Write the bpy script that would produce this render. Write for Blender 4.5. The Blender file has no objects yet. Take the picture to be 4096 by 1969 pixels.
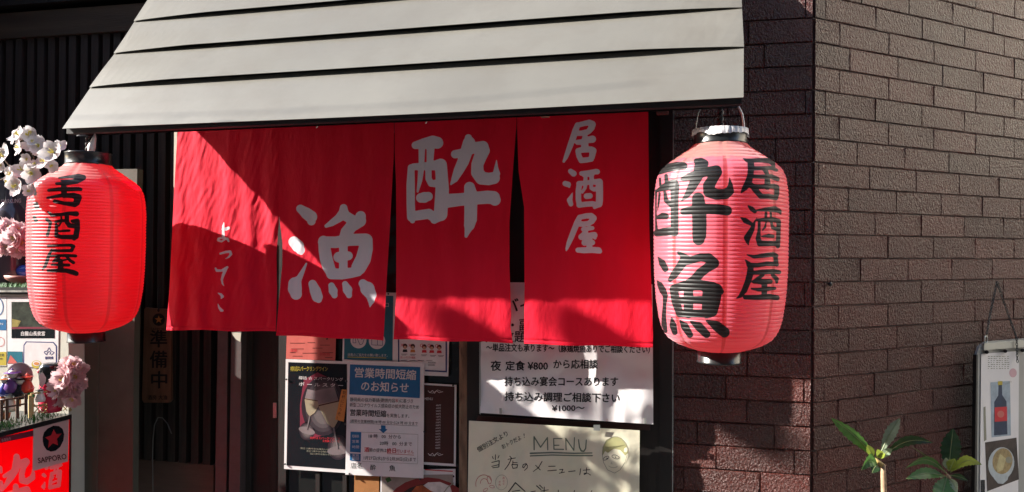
import bpy, bmesh, math, random
import numpy as np
from mathutils import Vector, noise
random.seed(7)
S = bpy.context.scene
COL = S.collection

# ---------------------------------------------------------------- camera, world, sun, exposure
FPX = 3200.0                       # focal length in pixels of the 4096 px wide photograph
YAW, PITCH, ROLL = math.radians(13.3), math.radians(.36), math.radians(.4)
CAM = np.array([-.339, -2.649, 1.62])
_hf = np.array([-math.sin(YAW), math.cos(YAW), 0.]); _up = np.array([0, 0, 1.])
_h = np.array([math.cos(YAW), math.sin(YAW), 0.])
F = _hf*math.cos(PITCH) + _up*math.sin(PITCH); _u1 = -_hf*math.sin(PITCH) + _up*math.cos(PITCH)
R = _h*math.cos(ROLL) + _u1*math.sin(ROLL); U = -_h*math.sin(ROLL) + _u1*math.cos(ROLL)
cd = bpy.data.cameras.new('camera'); cam = bpy.data.objects.new('camera', cd); COL.objects.link(cam)
cd.sensor_width = 36; cd.lens = 36*FPX/4096; cd.clip_start = .05; cd.clip_end = 500
from mathutils import Matrix
M = Matrix(((R[0], U[0], -F[0], CAM[0]), (R[1], U[1], -F[1], CAM[1]), (R[2], U[2], -F[2], CAM[2]), (0, 0, 0, 1)))
cam.matrix_world = M
S.camera = cam

SUN = Vector((3.65, 1.0, -2.04)).normalized()      # direction the light travels
w = bpy.data.worlds.new("World"); S.world = w; w.use_nodes = True
nt = w.node_tree; nt.nodes.clear()
sky = nt.nodes.new('ShaderNodeTexSky'); sky.sky_type = 'NISHITA'; sky.sun_disc = False
sky.sun_elevation = math.asin(-SUN.z); sky.sun_rotation = math.atan2(-SUN.x, -SUN.y)
bg = nt.nodes.new('ShaderNodeBackground'); bg.inputs[1].default_value = .12
wo = nt.nodes.new('ShaderNodeOutputWorld')
nt.links.new(sky.outputs[0], bg.inputs[0]); nt.links.new(bg.outputs[0], wo.inputs[0])
sl = bpy.data.lights.new('sun', 'SUN'); sl.energy = 4.4; sl.angle = math.radians(.53); sl.color = (1, .95, .87)
so = bpy.data.objects.new('sun', sl); COL.objects.link(so)
so.rotation_euler = SUN.to_track_quat('-Z', 'Y').to_euler()
S.view_settings.view_transform = 'Standard'; S.view_settings.look = 'None'
S.view_settings.gamma = 1; S.view_settings.use_curve_mapping = False
S.view_settings.exposure = 2.0
S.cycles.use_denoising = True; S.cycles.max_bounces = 10; S.cycles.diffuse_bounces = 6; S.cycles.transmission_bounces = 8
S.cycles.sample_clamp_indirect = 6

# ---------------------------------------------------------------- helpers
def ray(x, y): return F*FPX + R*(x-2048) - U*(y-984.5)
def proj(P):
    v = np.asarray(P) - CAM; z = v@F
    return 2048 + FPX*(v@R)/z, 984.5 - FPX*(v@U)/z

class Plane:
    """a real plane in the place; P() gives the point of it that lies behind a pixel of the photograph"""
    def __init__(s, p0, n): s.p0 = np.array(p0, float); s.n = np.array(n, float)/np.linalg.norm(n)
    def P(s, x, y, off=0.):
        d = ray(x, y); p0 = s.p0 + s.n*off
        return CAM + d*(np.dot(p0-CAM, s.n)/np.dot(d, s.n))
def Fy(Y): return Plane((0, Y, 0), (0, -1, 0))
WALLD = np.array([math.cos(math.radians(41.3)), math.sin(math.radians(41.3)), 0]); WALLN = np.array([WALLD[1], -WALLD[0], 0])
COR = np.array([-.0163, -.12, 0.])     # the corner where the pillar and the long wall meet

def mesh(name, v, f, smooth=False):
    m = bpy.data.meshes.new(name); m.from_pydata([tuple(map(float, p)) for p in v], [], f); m.update()
    if smooth: m.polygons.foreach_set('use_smooth', [True]*len(m.polygons))
    return m
def link(name, m, mat=None, parent=None, loc=None):
    o = bpy.data.objects.new(name, m); COL.objects.link(o)
    if mat is not None and m is not None and not m.materials: m.materials.append(mat)
    if parent is not None:
        o.parent = parent; o.matrix_parent_inverse = parent.matrix_world.inverted()
    if loc is not None: o.location = loc
    return o
def obj(name, v, f, mat, parent=None, smooth=False): return link(name, mesh(name, v, f, smooth), mat, parent)
def tag(o, label=None, cat=None, group=None, kind=None):
    if label: o['label'] = label
    if cat: o['category'] = cat
    if group: o['group'] = group
    if kind: o['kind'] = kind
    return o
def thing(name, loc, label, cat, group=None):
    o = bpy.data.objects.new(name, None); COL.objects.link(o); o.location = tuple(map(float, loc)); o.empty_display_size = .1
    o.matrix_world = Matrix.Translation(Vector(tuple(map(float, loc))))
    return tag(o, label, cat, group)

class MB:
    def __init__(s): s.v = []; s.f = []
    def add(s, v, f):
        k = len(s.v); s.v += [tuple(map(float, p)) for p in v]; s.f += [tuple(i+k for i in q) for q in f]; return s
    def box(s, a, b):
        x0, y0, z0 = a; x1, y1, z1 = b
        return s.add([(x0,y0,z0),(x1,y0,z0),(x1,y1,z0),(x0,y1,z0),(x0,y0,z1),(x1,y0,z1),(x1,y1,z1),(x0,y1,z1)],
                     [(3,2,1,0),(4,5,6,7),(0,1,5,4),(1,2,6,5),(2,3,7,6),(3,0,4,7)])
    def tube(s, pts, r, n=8, cap=True):
        pts = [Vector(tuple(map(float, p))) for p in pts]; rs = r if isinstance(r, (list, tuple)) else [r]*len(pts)
        vs = []; prev = None
        for i, p in enumerate(pts):
            t = (pts[min(i+1, len(pts)-1)] - pts[max(i-1, 0)]).normalized()
            if prev is None: a = t.orthogonal().normalized()
            else: a = (prev - t*prev.dot(t)).normalized()
            prev = a; b = t.cross(a)
            vs += [p + (a*math.cos(2*math.pi*k/n) + b*math.sin(2*math.pi*k/n))*rs[i] for k in range(n)]
        fs = [(i*n+k, i*n+(k+1) % n, (i+1)*n+(k+1) % n, (i+1)*n+k) for i in range(len(pts)-1) for k in range(n)]
        if cap: fs += [tuple(range(n))[::-1], tuple(range((len(pts)-1)*n, len(pts)*n))]
        return s.add(vs, fs)
    def lathe(s, c, prof, n=32, axis='z'):
        vs = [(c[0]+r*math.cos(2*math.pi*k/n), c[1]+r*math.sin(2*math.pi*k/n), c[2]+z) for r, z in prof for k in range(n)]
        return s.add(vs, [(i*n+k, i*n+(k+1) % n, (i+1)*n+(k+1) % n, (i+1)*n+k) for i in range(len(prof)-1) for k in range(n)])
    def ball(s, c, r, n=12, sc=(1, 1, 1)):
        m = n//2; vs = []
        for i in range(m+1):
            t = math.pi*i/m
            vs += [(c[0]+r*sc[0]*math.sin(t)*math.cos(2*math.pi*k/n), c[1]+r*sc[1]*math.sin(t)*math.sin(2*math.pi*k/n), c[2]+r*sc[2]*math.cos(t)) for k in range(n)]
        return s.add(vs, [(i*n+k, (i+1)*n+k, (i+1)*n+(k+1) % n, i*n+(k+1) % n) for i in range(m) for k in range(n)])
    def build(s, name, mat, parent=None, smooth=False): return obj(name, s.v, s.f, mat, parent, smooth)

def slab(name, pl, pts, th, mat, parent=None, off=0.):
    """solid sheet: outline given by pixels on a plane, front on the plane, thickness behind it"""
    fr = [pl.P(x, y, off) for x, y in pts]; bk = [p - pl.n*th for p in fr]; n = len(pts)
    return obj(name, fr+bk, [tuple(range(n)), tuple(range(n, 2*n))[::-1]] + [(i, i+n, (i+1) % n+n, (i+1) % n) for i in range(n)], mat, parent)

# ---------------------------------------------------------------- materials
def lin(c): return tuple(((x/255+.055)/1.055)**2.4 if x/255 > .04045 else x/255/12.92 for x in c)
def N(nt, t, **k):
    n = nt.nodes.new(t)
    for a, b in k.items():
        if a.startswith('i_'): n.inputs[a[2:].replace('_', ' ')].default_value = b
        else: setattr(n, a, b)
    return n
def ramp(nt, fac, stops):
    r = nt.nodes.new('ShaderNodeValToRGB'); e = r.color_ramp.elements
    while len(e) < len(stops): e.new(.5)
    for q, (p, c) in zip(e, stops): q.position = p; q.color = (*c, 1) if len(c) == 3 else c
    nt.links.new(fac, r.inputs[0]); return r
_mats = {}
def mat(name, col, rough=.6, spec=.5, var=.15, vs=6., bump=.1, bs=60., bd=.004, metal=0, trans=0, coat=0, grime=None, gs=3., stretch=(1, 1, 1), emit=0):
    if name in _mats: return _mats[name]
    m = bpy.data.materials.new(name); m.use_nodes = True; nt = m.node_tree; L = nt.links
    p = nt.nodes['Principled BSDF']
    tc = N(nt, 'ShaderNodeTexCoord'); mp = N(nt, 'ShaderNodeMapping'); mp.inputs['Scale'].default_value = stretch
    L.new(tc.outputs['Object'], mp.inputs[0])
    n1 = N(nt, 'ShaderNodeTexNoise', i_Scale=vs, i_Detail=6., i_Roughness=.6); L.new(mp.outputs[0], n1.inputs['Vector'])
    a = tuple(c*(1-var) for c in col); b = tuple(min(1, c*(1+var)) for c in col)
    r = ramp(nt, n1.outputs[0], [(.3, a), (.7, b)]); out = r.outputs[0]
    if grime:
        n3 = N(nt, 'ShaderNodeTexNoise', i_Scale=gs, i_Detail=8., i_Roughness=.7); L.new(mp.outputs[0], n3.inputs['Vector'])
        r3 = ramp(nt, n3.outputs[0], [(.45, (0, 0, 0)), (.7, (1, 1, 1))])
        mx = N(nt, 'ShaderNodeMix', data_type='RGBA'); L.new(r3.outputs[0], mx.inputs[0]); L.new(out, mx.inputs[6]); mx.inputs[7].default_value = (*grime, 1)
        out = mx.outputs[2]
    L.new(out, p.inputs['Base Color'])
    p.inputs['Roughness'].default_value = rough; p.inputs['Specular IOR Level'].default_value = spec
    p.inputs['Metallic'].default_value = metal; p.inputs['Coat Weight'].default_value = coat
    if bump:
        n2 = N(nt, 'ShaderNodeTexNoise', i_Scale=bs, i_Detail=4.); L.new(mp.outputs[0], n2.inputs['Vector'])
        bp = N(nt, 'ShaderNodeBump', i_Strength=bump, i_Distance=bd); L.new(n2.outputs[0], bp.inputs['Height']); L.new(bp.outputs[0], p.inputs['Normal'])
    if trans:
        tr = N(nt, 'ShaderNodeBsdfTranslucent'); L.new(out, tr.inputs[0])
        ms = N(nt, 'ShaderNodeMixShader'); ms.inputs[0].default_value = trans
        L.new(p.outputs[0], ms.inputs[1]); L.new(tr.outputs[0], ms.inputs[2]); L.new(ms.outputs[0], nt.nodes['Material Output'].inputs[0])
    _mats[name] = m; return m

def brick_mat():
    m = bpy.data.materials.new('stippled_brick_paint'); m.use_nodes = True; nt = m.node_tree; L = nt.links; p = nt.nodes['Principled BSDF']
    tc = N(nt, 'ShaderNodeTexCoord'); geo = N(nt, 'ShaderNodeNewGeometry')
    n1 = N(nt, 'ShaderNodeTexNoise', i_Scale=4., i_Detail=5.); L.new(geo.outputs['Position'], n1.inputs['Vector'])
    r = ramp(nt, n1.outputs[0], [(.3, (.08, .017, .013)), (.7, (.125, .029, .022))])
    oi = N(nt, 'ShaderNodeObjectInfo'); hv = N(nt, 'ShaderNodeHueSaturation'); mr_ = N(nt, 'ShaderNodeMapRange'); mr_.inputs['To Min'].default_value = .72; mr_.inputs['To Max'].default_value = 1.3
    L.new(oi.outputs['Random'], mr_.inputs[0]); L.new(mr_.outputs[0], hv.inputs['Value']); L.new(r.outputs[0], hv.inputs['Color'])
    gn = N(nt, 'ShaderNodeTexNoise', i_Scale=2.2, i_Detail=8., i_Roughness=.7); L.new(geo.outputs['Position'], gn.inputs['Vector']); gr = ramp(nt, gn.outputs[0], [(.5, (0, 0, 0)), (.75, (.5, .5, .5))])
    gm = N(nt, 'ShaderNodeMix', data_type='RGBA'); L.new(gr.outputs[0], gm.inputs[0]); L.new(hv.outputs[0], gm.inputs[6]); gm.inputs[7].default_value = (.1, .075, .065, 1); L.new(gm.outputs[2], p.inputs['Base Color'])
    mp = N(nt, 'ShaderNodeMapping'); mp.inputs['Scale'].default_value = (1, 1, .62); L.new(geo.outputs['Position'], mp.inputs[0])
    a = N(nt, 'ShaderNodeTexNoise', i_Scale=185., i_Detail=3., i_Roughness=.55, i_Distortion=.6); L.new(mp.outputs[0], a.inputs['Vector'])
    rr = ramp(nt, a.outputs[0], [(.38, (0, 0, 0)), (.52, (.55, .55, .55)), (.66, (1, 1, 1))])
    v = N(nt, 'ShaderNodeTexNoise', i_Scale=420., i_Detail=2.); L.new(mp.outputs[0], v.inputs['Vector'])
    ad = N(nt, 'ShaderNodeMath', operation='MULTIPLY_ADD'); L.new(v.outputs[0], ad.inputs[0]); ad.inputs[1].default_value = .25; L.new(rr.outputs[0], ad.inputs[2])
    bp = N(nt, 'ShaderNodeBump', i_Strength=1., i_Distance=.008); L.new(ad.outputs[0], bp.inputs['Height']); L.new(bp.outputs[0], p.inputs['Normal'])
    p.inputs['Roughness'].default_value = .29; p.inputs['Specular IOR Level'].default_value = .34
    return m
BRICK = brick_mat()
MORTAR = mat('dark_brown_mortar_paint', (.045, .014, .012), .5, bump=.4, bs=90)
WOODD = mat('dark_weathered_wood', (.022, .019, .017), .75, .3, .45, 7, .5, 40, .003, stretch=(6, 6, .5), grime=(.05, .035, .028))
WOODB = mat('brown_beam_wood', (.05, .034, .022), .7, .3, .3, 5, .5, 40, .003, stretch=(.5, 6, 6))
BLACKW = mat('black_stained_wood', (.012, .009, .008), .55, .4, .3, 6, .3, 50, .002, stretch=(5, 5, .5))
REDW = mat('dark_red_lacquered_wood', (.05, .012, .01), .4, .5, .3, 8, .2, 50, .002, stretch=(.6, 6, 6))
AWN = mat('grey_painted_sheet_metal', (.155, .146, .125), .42, .5, .09, 2.2, .2, 5, .01, grime=(.137, .125, .104), gs=4)
AWNU = mat('black_awning_underside', (.014, .011, .013), .6)
PAPER = mat('white_notice_paper', (.74, .71, .71), .35, .5, .04, 8, .25, 9, .01, trans=.1)
PAPERC = mat('creased_yellowed_paper', (.72, .68, .52), .3, .5, .1, 4, .5, 7, .02, trans=.1)
RAWW = mat('worn_cream_painted_wood', (.26, .17, .11), .7, .3, .5, 40, .6, 60, .003, stretch=(3, 3, .6), grime=(.09, .05, .03), gs=20)
RUST = mat('stained_grey_metal_post', (.085, .065, .062), .55, .5, .35, 9, .4, 60, .002, grime=(.05, .028, .022), gs=9)
COLM = mat('greenish_grey_board_paint', (.095, .088, .066), .65, .3, .12, 5, .15, 30, .003, grime=(.07, .06, .045))
PLANKM = mat('bare_brown_plank', (.11, .07, .055), .7, .3, .2, 6, .3, 40, .003, stretch=(.6, 4, 4))
GLASSD = mat('dark_door_glass', (.012, .012, .011), .12, .5, .1, 3, .03, 5)
METAL = mat('bright_wire_metal', (.6, .58, .56), .3, .5, .1, metal=1)
CHROME = mat('brushed_clip_metal', (.42, .43, .4), .35, .5, .1, metal=.7)
ACRYL = mat('clear_acrylic_board', (.3, .3, .28), .15, .6, .06, 4, .05, 10)
CREAM = mat('cream_door_jamb', (.5, .47, .38), .6, .4, .1)
def ink(name, col, rough=.5): return mat(name, col, rough, .3, .08, 30, 0)
INK = ink('black_ink', (.012, .012, .014)); INKB = ink('blue_print', (.015, .12, .28)); INKW = ink('white_print', (.6, .56, .56))
INKR = ink('red_print', (.5, .02, .03)); INKG = ink('grey_green_marker', (.13, .16, .12)); INKY = ink('yellow_print', (.42, .33, .04))
INKN = ink('navy_print', (.02, .03, .13)); INKBK = ink('black_poster_print', (.008, .01, .013), .25); INKBR = ink('brown_menu_print', (.055, .016, .012), .4)
INKO = ink('orange_print', (.5, .2, .05)); INKT = ink('teal_print', (.02, .13, .18), .4); INKP = ink('pink_print', (.5, .12, .1), .4)
INKGR = ink('pencil_grey', (.25, .24, .18)); SKIN = ink('skin_tone_print', (.5, .3, .2)); INKGN = ink('green_print', (.03, .09, .02))
INKM = ink('magenta_print', (.16, .015, .035)); INKPALE = ink('pale_wine_print', (.3, .25, .17), .4)
LETTERPINK = mat('pale_pink_acrylic_letter', (.85, .5, .5), .3, .5, .03, trans=.45)

BLKM = mat('black_plastic_ring', (.012, .013, .014), .28, .6, .1, 6, .05, 30)
# ---------------------------------------------------------------- text and print
_tx = {}
def glyphs(body, bold=0):
    k = (body, bold)
    if k in _tx: return _tx[k]
    c = bpy.data.curves.new('t', 'FONT'); c.body = body; c.resolution_u = 2; c.offset = bold; c.fill_mode = 'FRONT' if hasattr(c, 'fill_mode') else 'BOTH'
    o = bpy.data.objects.new('t', c); COL.objects.link(o)
    dg = bpy.context.evaluated_depsgraph_get(); dg.update()
    m = bpy.data.meshes.new_from_object(o.evaluated_get(dg), depsgraph=dg)
    v = [(a.co.x, a.co.y) for a in m.vertices]; f = [tuple(p.vertices) for p in m.polygons]
    bpy.data.objects.remove(o); bpy.data.curves.remove(c); bpy.data.meshes.remove(m)
    _tx[k] = (v, f); return v, f
class Print:
    """flat print on a sheet: words and shapes, one child mesh per ink"""
    def __init__(s, pl, parent, base=.0012, h=None): s.pl = pl; s.par = parent; s.d = {}; s.base = base; s.h = h or (lambda x, y: 0.)
    def _mb(s, m, name): return s.d.setdefault((m.name, name), (MB(), m, name))[0]
    def poly(s, pts, m, name='print', lift=0):
        s._mb(m, name).add([s.pl.P(x, y, s.base + lift*.0003 + s.h(x, y)) for x, y in pts], [tuple(range(len(pts)))]); return s
    def rect(s, x0, y0, x1, y1, m, name='print', lift=0, skew=0):
        return s.poly([(x0, y0), (x1, y0+skew), (x1, y1+skew), (x0, y1)], m, name, lift)
    def disc(s, cx, cy, rx, m, ry=None, name='print', lift=0, n=24, ang=0):
        ry = ry or rx; ca, sa = math.cos(ang), math.sin(ang)
        return s.poly([(cx+rx*math.cos(t)*ca-ry*math.sin(t)*sa, cy+rx*math.cos(t)*sa+ry*math.sin(t)*ca) for t in [2*math.pi*k/n for k in range(n)]], m, name, lift)
    def line(s, pts, wd, m, name='print', lift=0):
        for k, ((x0, y0), (x1, y1)) in enumerate(zip(pts, pts[1:])):
            L_ = math.hypot(x1-x0, y1-y0) or 1; nx, ny = -(y1-y0)/L_*wd/2, (x1-x0)/L_*wd/2
            s.poly([(x0+nx, y0+ny), (x1+nx, y1+ny), (x1-nx, y1-ny), (x0-nx, y0-ny)], m, name, lift + .04*(k % 3))
        return s
    def text(s, body, x, y, h, m, wd=None, ang=0, bold=0, lift=1, name='lettering', jit=0):
        v, f = glyphs(body)
        if not v: return s
        w0 = max(a[0] for a in v); k = (wd/w0) if wd else h; ca, sa = math.cos(ang), math.sin(ang); e = bold*h
        for n_, (dx, dy) in enumerate(((0, 0), (e, 0), (-e, e*.5), (0, -e)) if bold else ((0, 0),)):
            pq_ = [(x + dx + a*k*ca + b*h*sa, y + dy + a*k*sa - b*h*ca) for a, b in v]; s._mb(m, name).add([s.pl.P(a, b, s.base+lift*.0003+n_*.00006+s.h(a, b)) for a, b in pq_], f)
        return s
    def vtext(s, body, x, y, h, step, m, bold=0, lift=1, dx=0, wd=None):
        for i, ch in enumerate(body): s.text(ch, x+dx*i, y+step*i, h, m, bold=bold, lift=lift, wd=wd)
        return s
    def done(s):
        for mb, m, name in s.d.values():
            o = mb.build(name, m, s.par)
            if name == 'lettering': o['kind'] = 'stuff'

# ---------------------------------------------------------------- brush strokes (for the calligraphy on cloth and lanterns)
def strokes(ox, oy, sc, L_): return [[(ox+x/sc, oy+y/sc, r/sc) for x, y, r in st] for st in L_]
def sdf(xs, ys, sts):
    d = np.full(xs.shape, 60.)
    for st in sts:
        for (x0, y0, r0), (x1, y1, r1) in zip(st, st[1:]):
            dx, dy = x1-x0, y1-y0; l2 = dx*dx+dy*dy + 1e-9
            t = np.clip(((xs-x0)*dx+(ys-y0)*dy)/l2, 0, 1)
            d = np.minimum(d, np.hypot(xs-x0-t*dx, ys-y0-t*dy) - (r0+t*(r1-r0)))
    return d
G_SUI = strokes(1600, 500, 2.516, [
 [(155,205,38),(240,190,55),(330,172,64),(375,180,60)], [(220,240,33),(216,390,28)], [(308,235,40),(300,400,32)],
 [(112,430,34),(107,600,42),(108,800,42),(113,930,42),(125,965,26)], [(135,422,34),(230,418,38),(330,412,45),(400,402,60)],
 [(410,402,62),(420,520,62),(425,650,68),(415,800,68),(408,900,68),(345,955,40)], [(120,920,46),(200,908,50),(290,895,50),(350,935,48)],
 [(212,450,30),(200,560,24),(177,672,10)], [(285,430,32),(287,540,32),(312,590,32),(365,590,40)], [(210,735,48),(245,730,54),(285,720,45)],
 [(688,130,36),(695,180,62),(668,270,62),(635,370,58),(590,460,50),(550,545,34),(513,597,10)], [(555,295,42),(640,282,46),(760,225,52),(835,218,56),(850,255,52)],
 [(845,260,58),(808,320,64),(778,400,60),(780,480,64),(820,535,66),(890,545,62),(945,535,60),(970,490,38),(968,430,20),(972,352,3)],
 [(470,765,70),(600,752,64),(750,738,64),(880,728,66),(940,732,66),(955,755,58)], [(700,628,54),(712,700,68),(712,850,64),(710,950,64),(698,1010,54),(680,1070,30),(665,1120,16)]])
G_RYO = strokes(1120, 790, 2.516, [
 [(205,115,42),(265,160,58),(312,195,62),(316,240,42)], [(140,448,55),(180,490,62),(205,530,45),(212,555,24)],
 [(265,665,8),(235,730,18),(195,810,30),(150,870,66),(150,920,70),(162,972,58)],
 [(640,105,38),(640,165,56),(590,210,42),(520,258,32),(465,288,18)], [(650,180,50),(740,235,52)], [(812,190,52),(802,235,64),(720,290,60),(670,350,60),(645,410,52)],
 [(438,440,54),(450,530,62),(465,620,64),(490,700,62),(522,768,52)], [(440,450,58),(560,452,58),(700,428,60),(860,423,60)],
 [(868,430,64),(862,520,72),(838,620,76),(792,705,74),(760,742,50)], [(520,768,56),(620,772,54),(720,758,52),(785,748,46)],
 [(638,480,43),(636,770,43)], [(592,602,54),(688,588,44)],
 [(328,872,42),(355,940,56),(375,1000,55),(388,1028,34)], [(518,888,32),(535,940,45),(548,985,31)], [(655,872,30),(680,930,48),(695,985,30)],
 [(835,868,44),(880,920,72),(915,980,56),(917,1040,34),(905,1100,6)]])
G_I = strokes(2200, 450, 4.127, [
 [(455,208,45),(420,300,52),(385,410,52),(340,530,48),(300,640,42),(262,740,35),(226,812,20)], [(470,208,42),(560,185,42),(650,168,48),(695,195,58)],
 [(698,200,58),(685,255,52),(640,310,46),(600,335,44)], [(440,345,44),(520,345,44),(600,325,44)], [(455,495,42),(540,488,48),(640,452,55),(700,442,60)],
 [(580,370,34),(572,480,60),(575,570,60)], [(462,640,44),(478,720,44),(515,795,44)], [(462,632,42),(560,612,52),(680,610,48),(715,630,52)],
 [(710,640,56),(690,740,48),(682,770,40)], [(515,795,44),(600,785,44),(682,772,42)]])
G_SHU = strokes(2200, 450, 4.127, [
 [(340,972,42),(390,1010,50)], [(250,1175,44),(300,1190,46),(318,1232,16)], [(372,1325,6),(345,1400,30),(325,1450,46),(345,1515,38)],
 [(520,1008,38),(620,1000,42),(760,978,45),(780,980,44)], [(560,1040,30),(700,1020,36)], [(588,1045,30),(582,1150,34)], [(688,1040,36),(685,1150,38)],
 [(480,1178,46),(580,1165,36),(700,1150,42),(810,1148,55)], [(485,1180,46),(468,1300,46),(468,1430,46),(482,1530,42)],
 [(815,1150,58),(818,1300,58),(816,1450,58),(808,1510,58),(735,1570,26)], [(480,1530,44),(600,1515,44),(700,1508,44),(765,1530,50)],
 [(592,1170,30),(575,1250,28),(532,1322,20)], [(678,1170,28),(682,1250,32),(725,1272,34),(770,1262,42)], [(605,1383,48),(660,1378,46)]])
G_YA = strokes(2200, 750, 4.127, [
 [(490,492,42),(450,580,50),(400,700,48),(352,820,45),(310,920,38),(278,1010,24),(268,1042,12)], [(500,492,42),(600,470,44),(680,470,48),(715,508,56)],
 [(715,510,56),(690,560,48),(640,592,42)], [(470,602,46),(560,605,42),(650,592,42)], [(545,692,34),(620,682,36),(700,672,32)],
 [(590,700,42),(572,770,48),(518,818,50)], [(520,820,50),(620,812,48),(690,790,50),(730,790,54)], [(742,835,26),(735,800,40)],
 [(645,800,52),(650,900,50),(650,1010,46)], [(568,915,48),(698,910,46)], [(462,1035,42),(560,1038,50),(700,1032,50),(800,1040,52),(822,1055,38)]])
G_YOT = strokes(780, 860, 3.095, [
 [(358,90,4),(350,140,14),(350,265,18)], [(345,178,15),(385,175,20),(415,162,18)], [(350,262,14),(372,300,12),(330,330,11),(285,315,14),(288,292,10),(340,285,12),(400,295,15),(415,325,12)],
 [(312,480,12),(380,460,15),(435,455,16),(445,485,16),(420,520,10),(378,545,4)], [(255,660,10),(270,690,16),(330,690,14),(385,660,18),(400,648,14)],
 [(385,665,18),(350,740,18),(332,800,14),(340,850,10),(358,878,4)], [(285,968,5),(320,985,16),(340,1010,18),(325,1032,8)], [(282,1098,3),(300,1150,14),(325,1180,20),(340,1185,14)]])
# the lanterns' own lettering
L_R = strokes(2580, 560, 2.516, [
 [(150,318,32),(220,285,44),(320,265,46),(390,262,40)], [(150,390,14),(155,460,14)], [(212,360,20),(220,450,25)], [(300,460,48),(298,600,42),(298,750,42),(298,880,42),(295,930,45)],
 [(112,510,14),(110,620,10),(110,800,10),(118,930,18)], [(125,510,18),(200,475,40),(290,445,52)], [(147,540,14),(137,640,12),(127,712,5)], [(200,530,18),(212,610,25),(270,655,32)],
 [(132,780,22),(180,765,36),(212,768,32)], [(122,938,38),(200,925,45),(290,915,45)],
 [(520,215,32),(570,218,38),(600,238,42)], [(560,240,62),(548,320,62),(510,400,55),(470,480,46),(420,560,30),(370,612,10)], [(385,392,28),(480,362,46),(600,325,50),(720,305,52),(732,325,46)],
 [(728,325,50),(688,385,54),(642,460,60),(648,520,64),(720,550,56),(810,545,54),(850,515,48),(860,460,28),(850,375,3)],
 [(390,722,38),(500,702,50),(620,695,54),(750,700,54),(825,712,52)], [(535,592,64),(545,700,74),(548,850,74),(546,960,72),(540,1000,62)]]) + strokes(2580, 960, 2.516, [
 [(130,172,6),(172,230,36),(205,290,34),(202,325,6)], [(118,405,4),(150,450,30),(180,510,38),(205,560,28),(198,650,20),(190,760,24),(192,850,30),(208,920,20)],
 [(340,130,20),(390,165,32),(430,185,30)], [(395,205,50),(345,280,44),(295,350,42),(252,402,24)], [(430,215,40),(560,175,42),(640,182,50),(690,235,58),(620,285,48),(560,330,50),(500,400,50),(440,430,40)],
 [(290,500,45),(310,620,46),(350,740,40)], [(290,490,42),(400,460,52),(560,455,54),(680,480,60),(762,520,34)], [(720,500,62),(700,620,60),(672,715,62)], [(350,742,40),(500,740,42),(650,742,44)],
 [(437,480,50),(437,740,50)], [(620,480,42),(620,740,52)], [(330,612,38),(480,605,40),(640,605,44)],
 [(270,790,14),(282,860,38),(300,930,30)], [(355,815,12),(400,870,42),(452,955,34)], [(465,825,15),(540,870,46),(620,950,40)], [(625,815,15),(720,865,52),(800,930,55)]]) + strokes(2900, 580, 4.127, [
 [(300,225,10),(360,255,35)], [(425,280,58),(430,400,55),(415,520,55),(385,620,60),(335,700,52),(290,760,30),(255,802,6)], [(330,235,16),(450,258,38),(600,255,40),(740,262,48),(785,300,44)], [(795,300,38),(800,360,32)],
 [(430,388,40),(600,385,36),(760,382,36),(850,415,30)], [(660,400,48),(695,480,36),(700,600,50),(700,690,55)], [(450,520,32),(600,525,38),(760,520,42),(865,565,42)],
 [(430,680,42),(560,690,42),(700,680,42),(840,690,45)], [(430,655,42),(500,740,52),(585,840,48)], [(855,700,46),(855,800,46),(845,880,36)], [(590,850,44),(720,850,44),(830,868,48)]]) + strokes(2900, 800, 3.095, [
 [(290,75,14),(330,110,32),(370,145,26)], [(200,222,12),(250,255,36),(320,295,26)], [(405,202,3),(368,270,14),(332,370,34),(275,470,44),(280,520,25),(292,560,8)],
 [(400,130,14),(500,118,28),(620,115,40),(675,140,30),(690,175,12)], [(508,160,18),(505,220,20)], [(567,160,16),(570,220,18)], [(400,250,18),(500,245,30),(600,245,34),(665,262,30)],
 [(425,260,20),(422,380,22),(410,480,34),(430,535,38)], [(665,270,30),(662,400,30),(658,500,30),(655,575,28)], [(430,540,38),(540,540,35),(650,540,32)],
 [(510,270,12),(495,340,16),(465,375,12)], [(572,270,18),(590,345,24),(640,365,26)], [(462,452,14),(540,445,28),(592,452,24)],
 [(275,680,10),(360,705,24),(470,690,30),(600,675,32),(635,690,28)], [(624,690,30),(632,780,32),(640,810,20)], [(300,810,35),(400,810,30),(520,790,30),(640,795,30)],
 [(255,745,10),(290,790,32),(318,830,40),(310,920,44),(280,1020,40),(240,1120,38),(190,1190,25),(135,1225,6)], [(355,902,28),(460,895,34),(600,885,32),(670,895,28)],
 [(470,930,22),(400,980,26),(345,1015,18)], [(590,930,26),(640,980,30),(640,1020,20)], [(360,1018,22),(450,1012,36),(560,1010,34)], [(485,1020,38),(490,1100,38),(482,1200,35)],
 [(330,1100,14),(420,1112,26),(540,1100,30),(615,1095,22)], [(250,1205,30),(400,1208,34),(550,1198,38),(645,1212,34)]])
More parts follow.
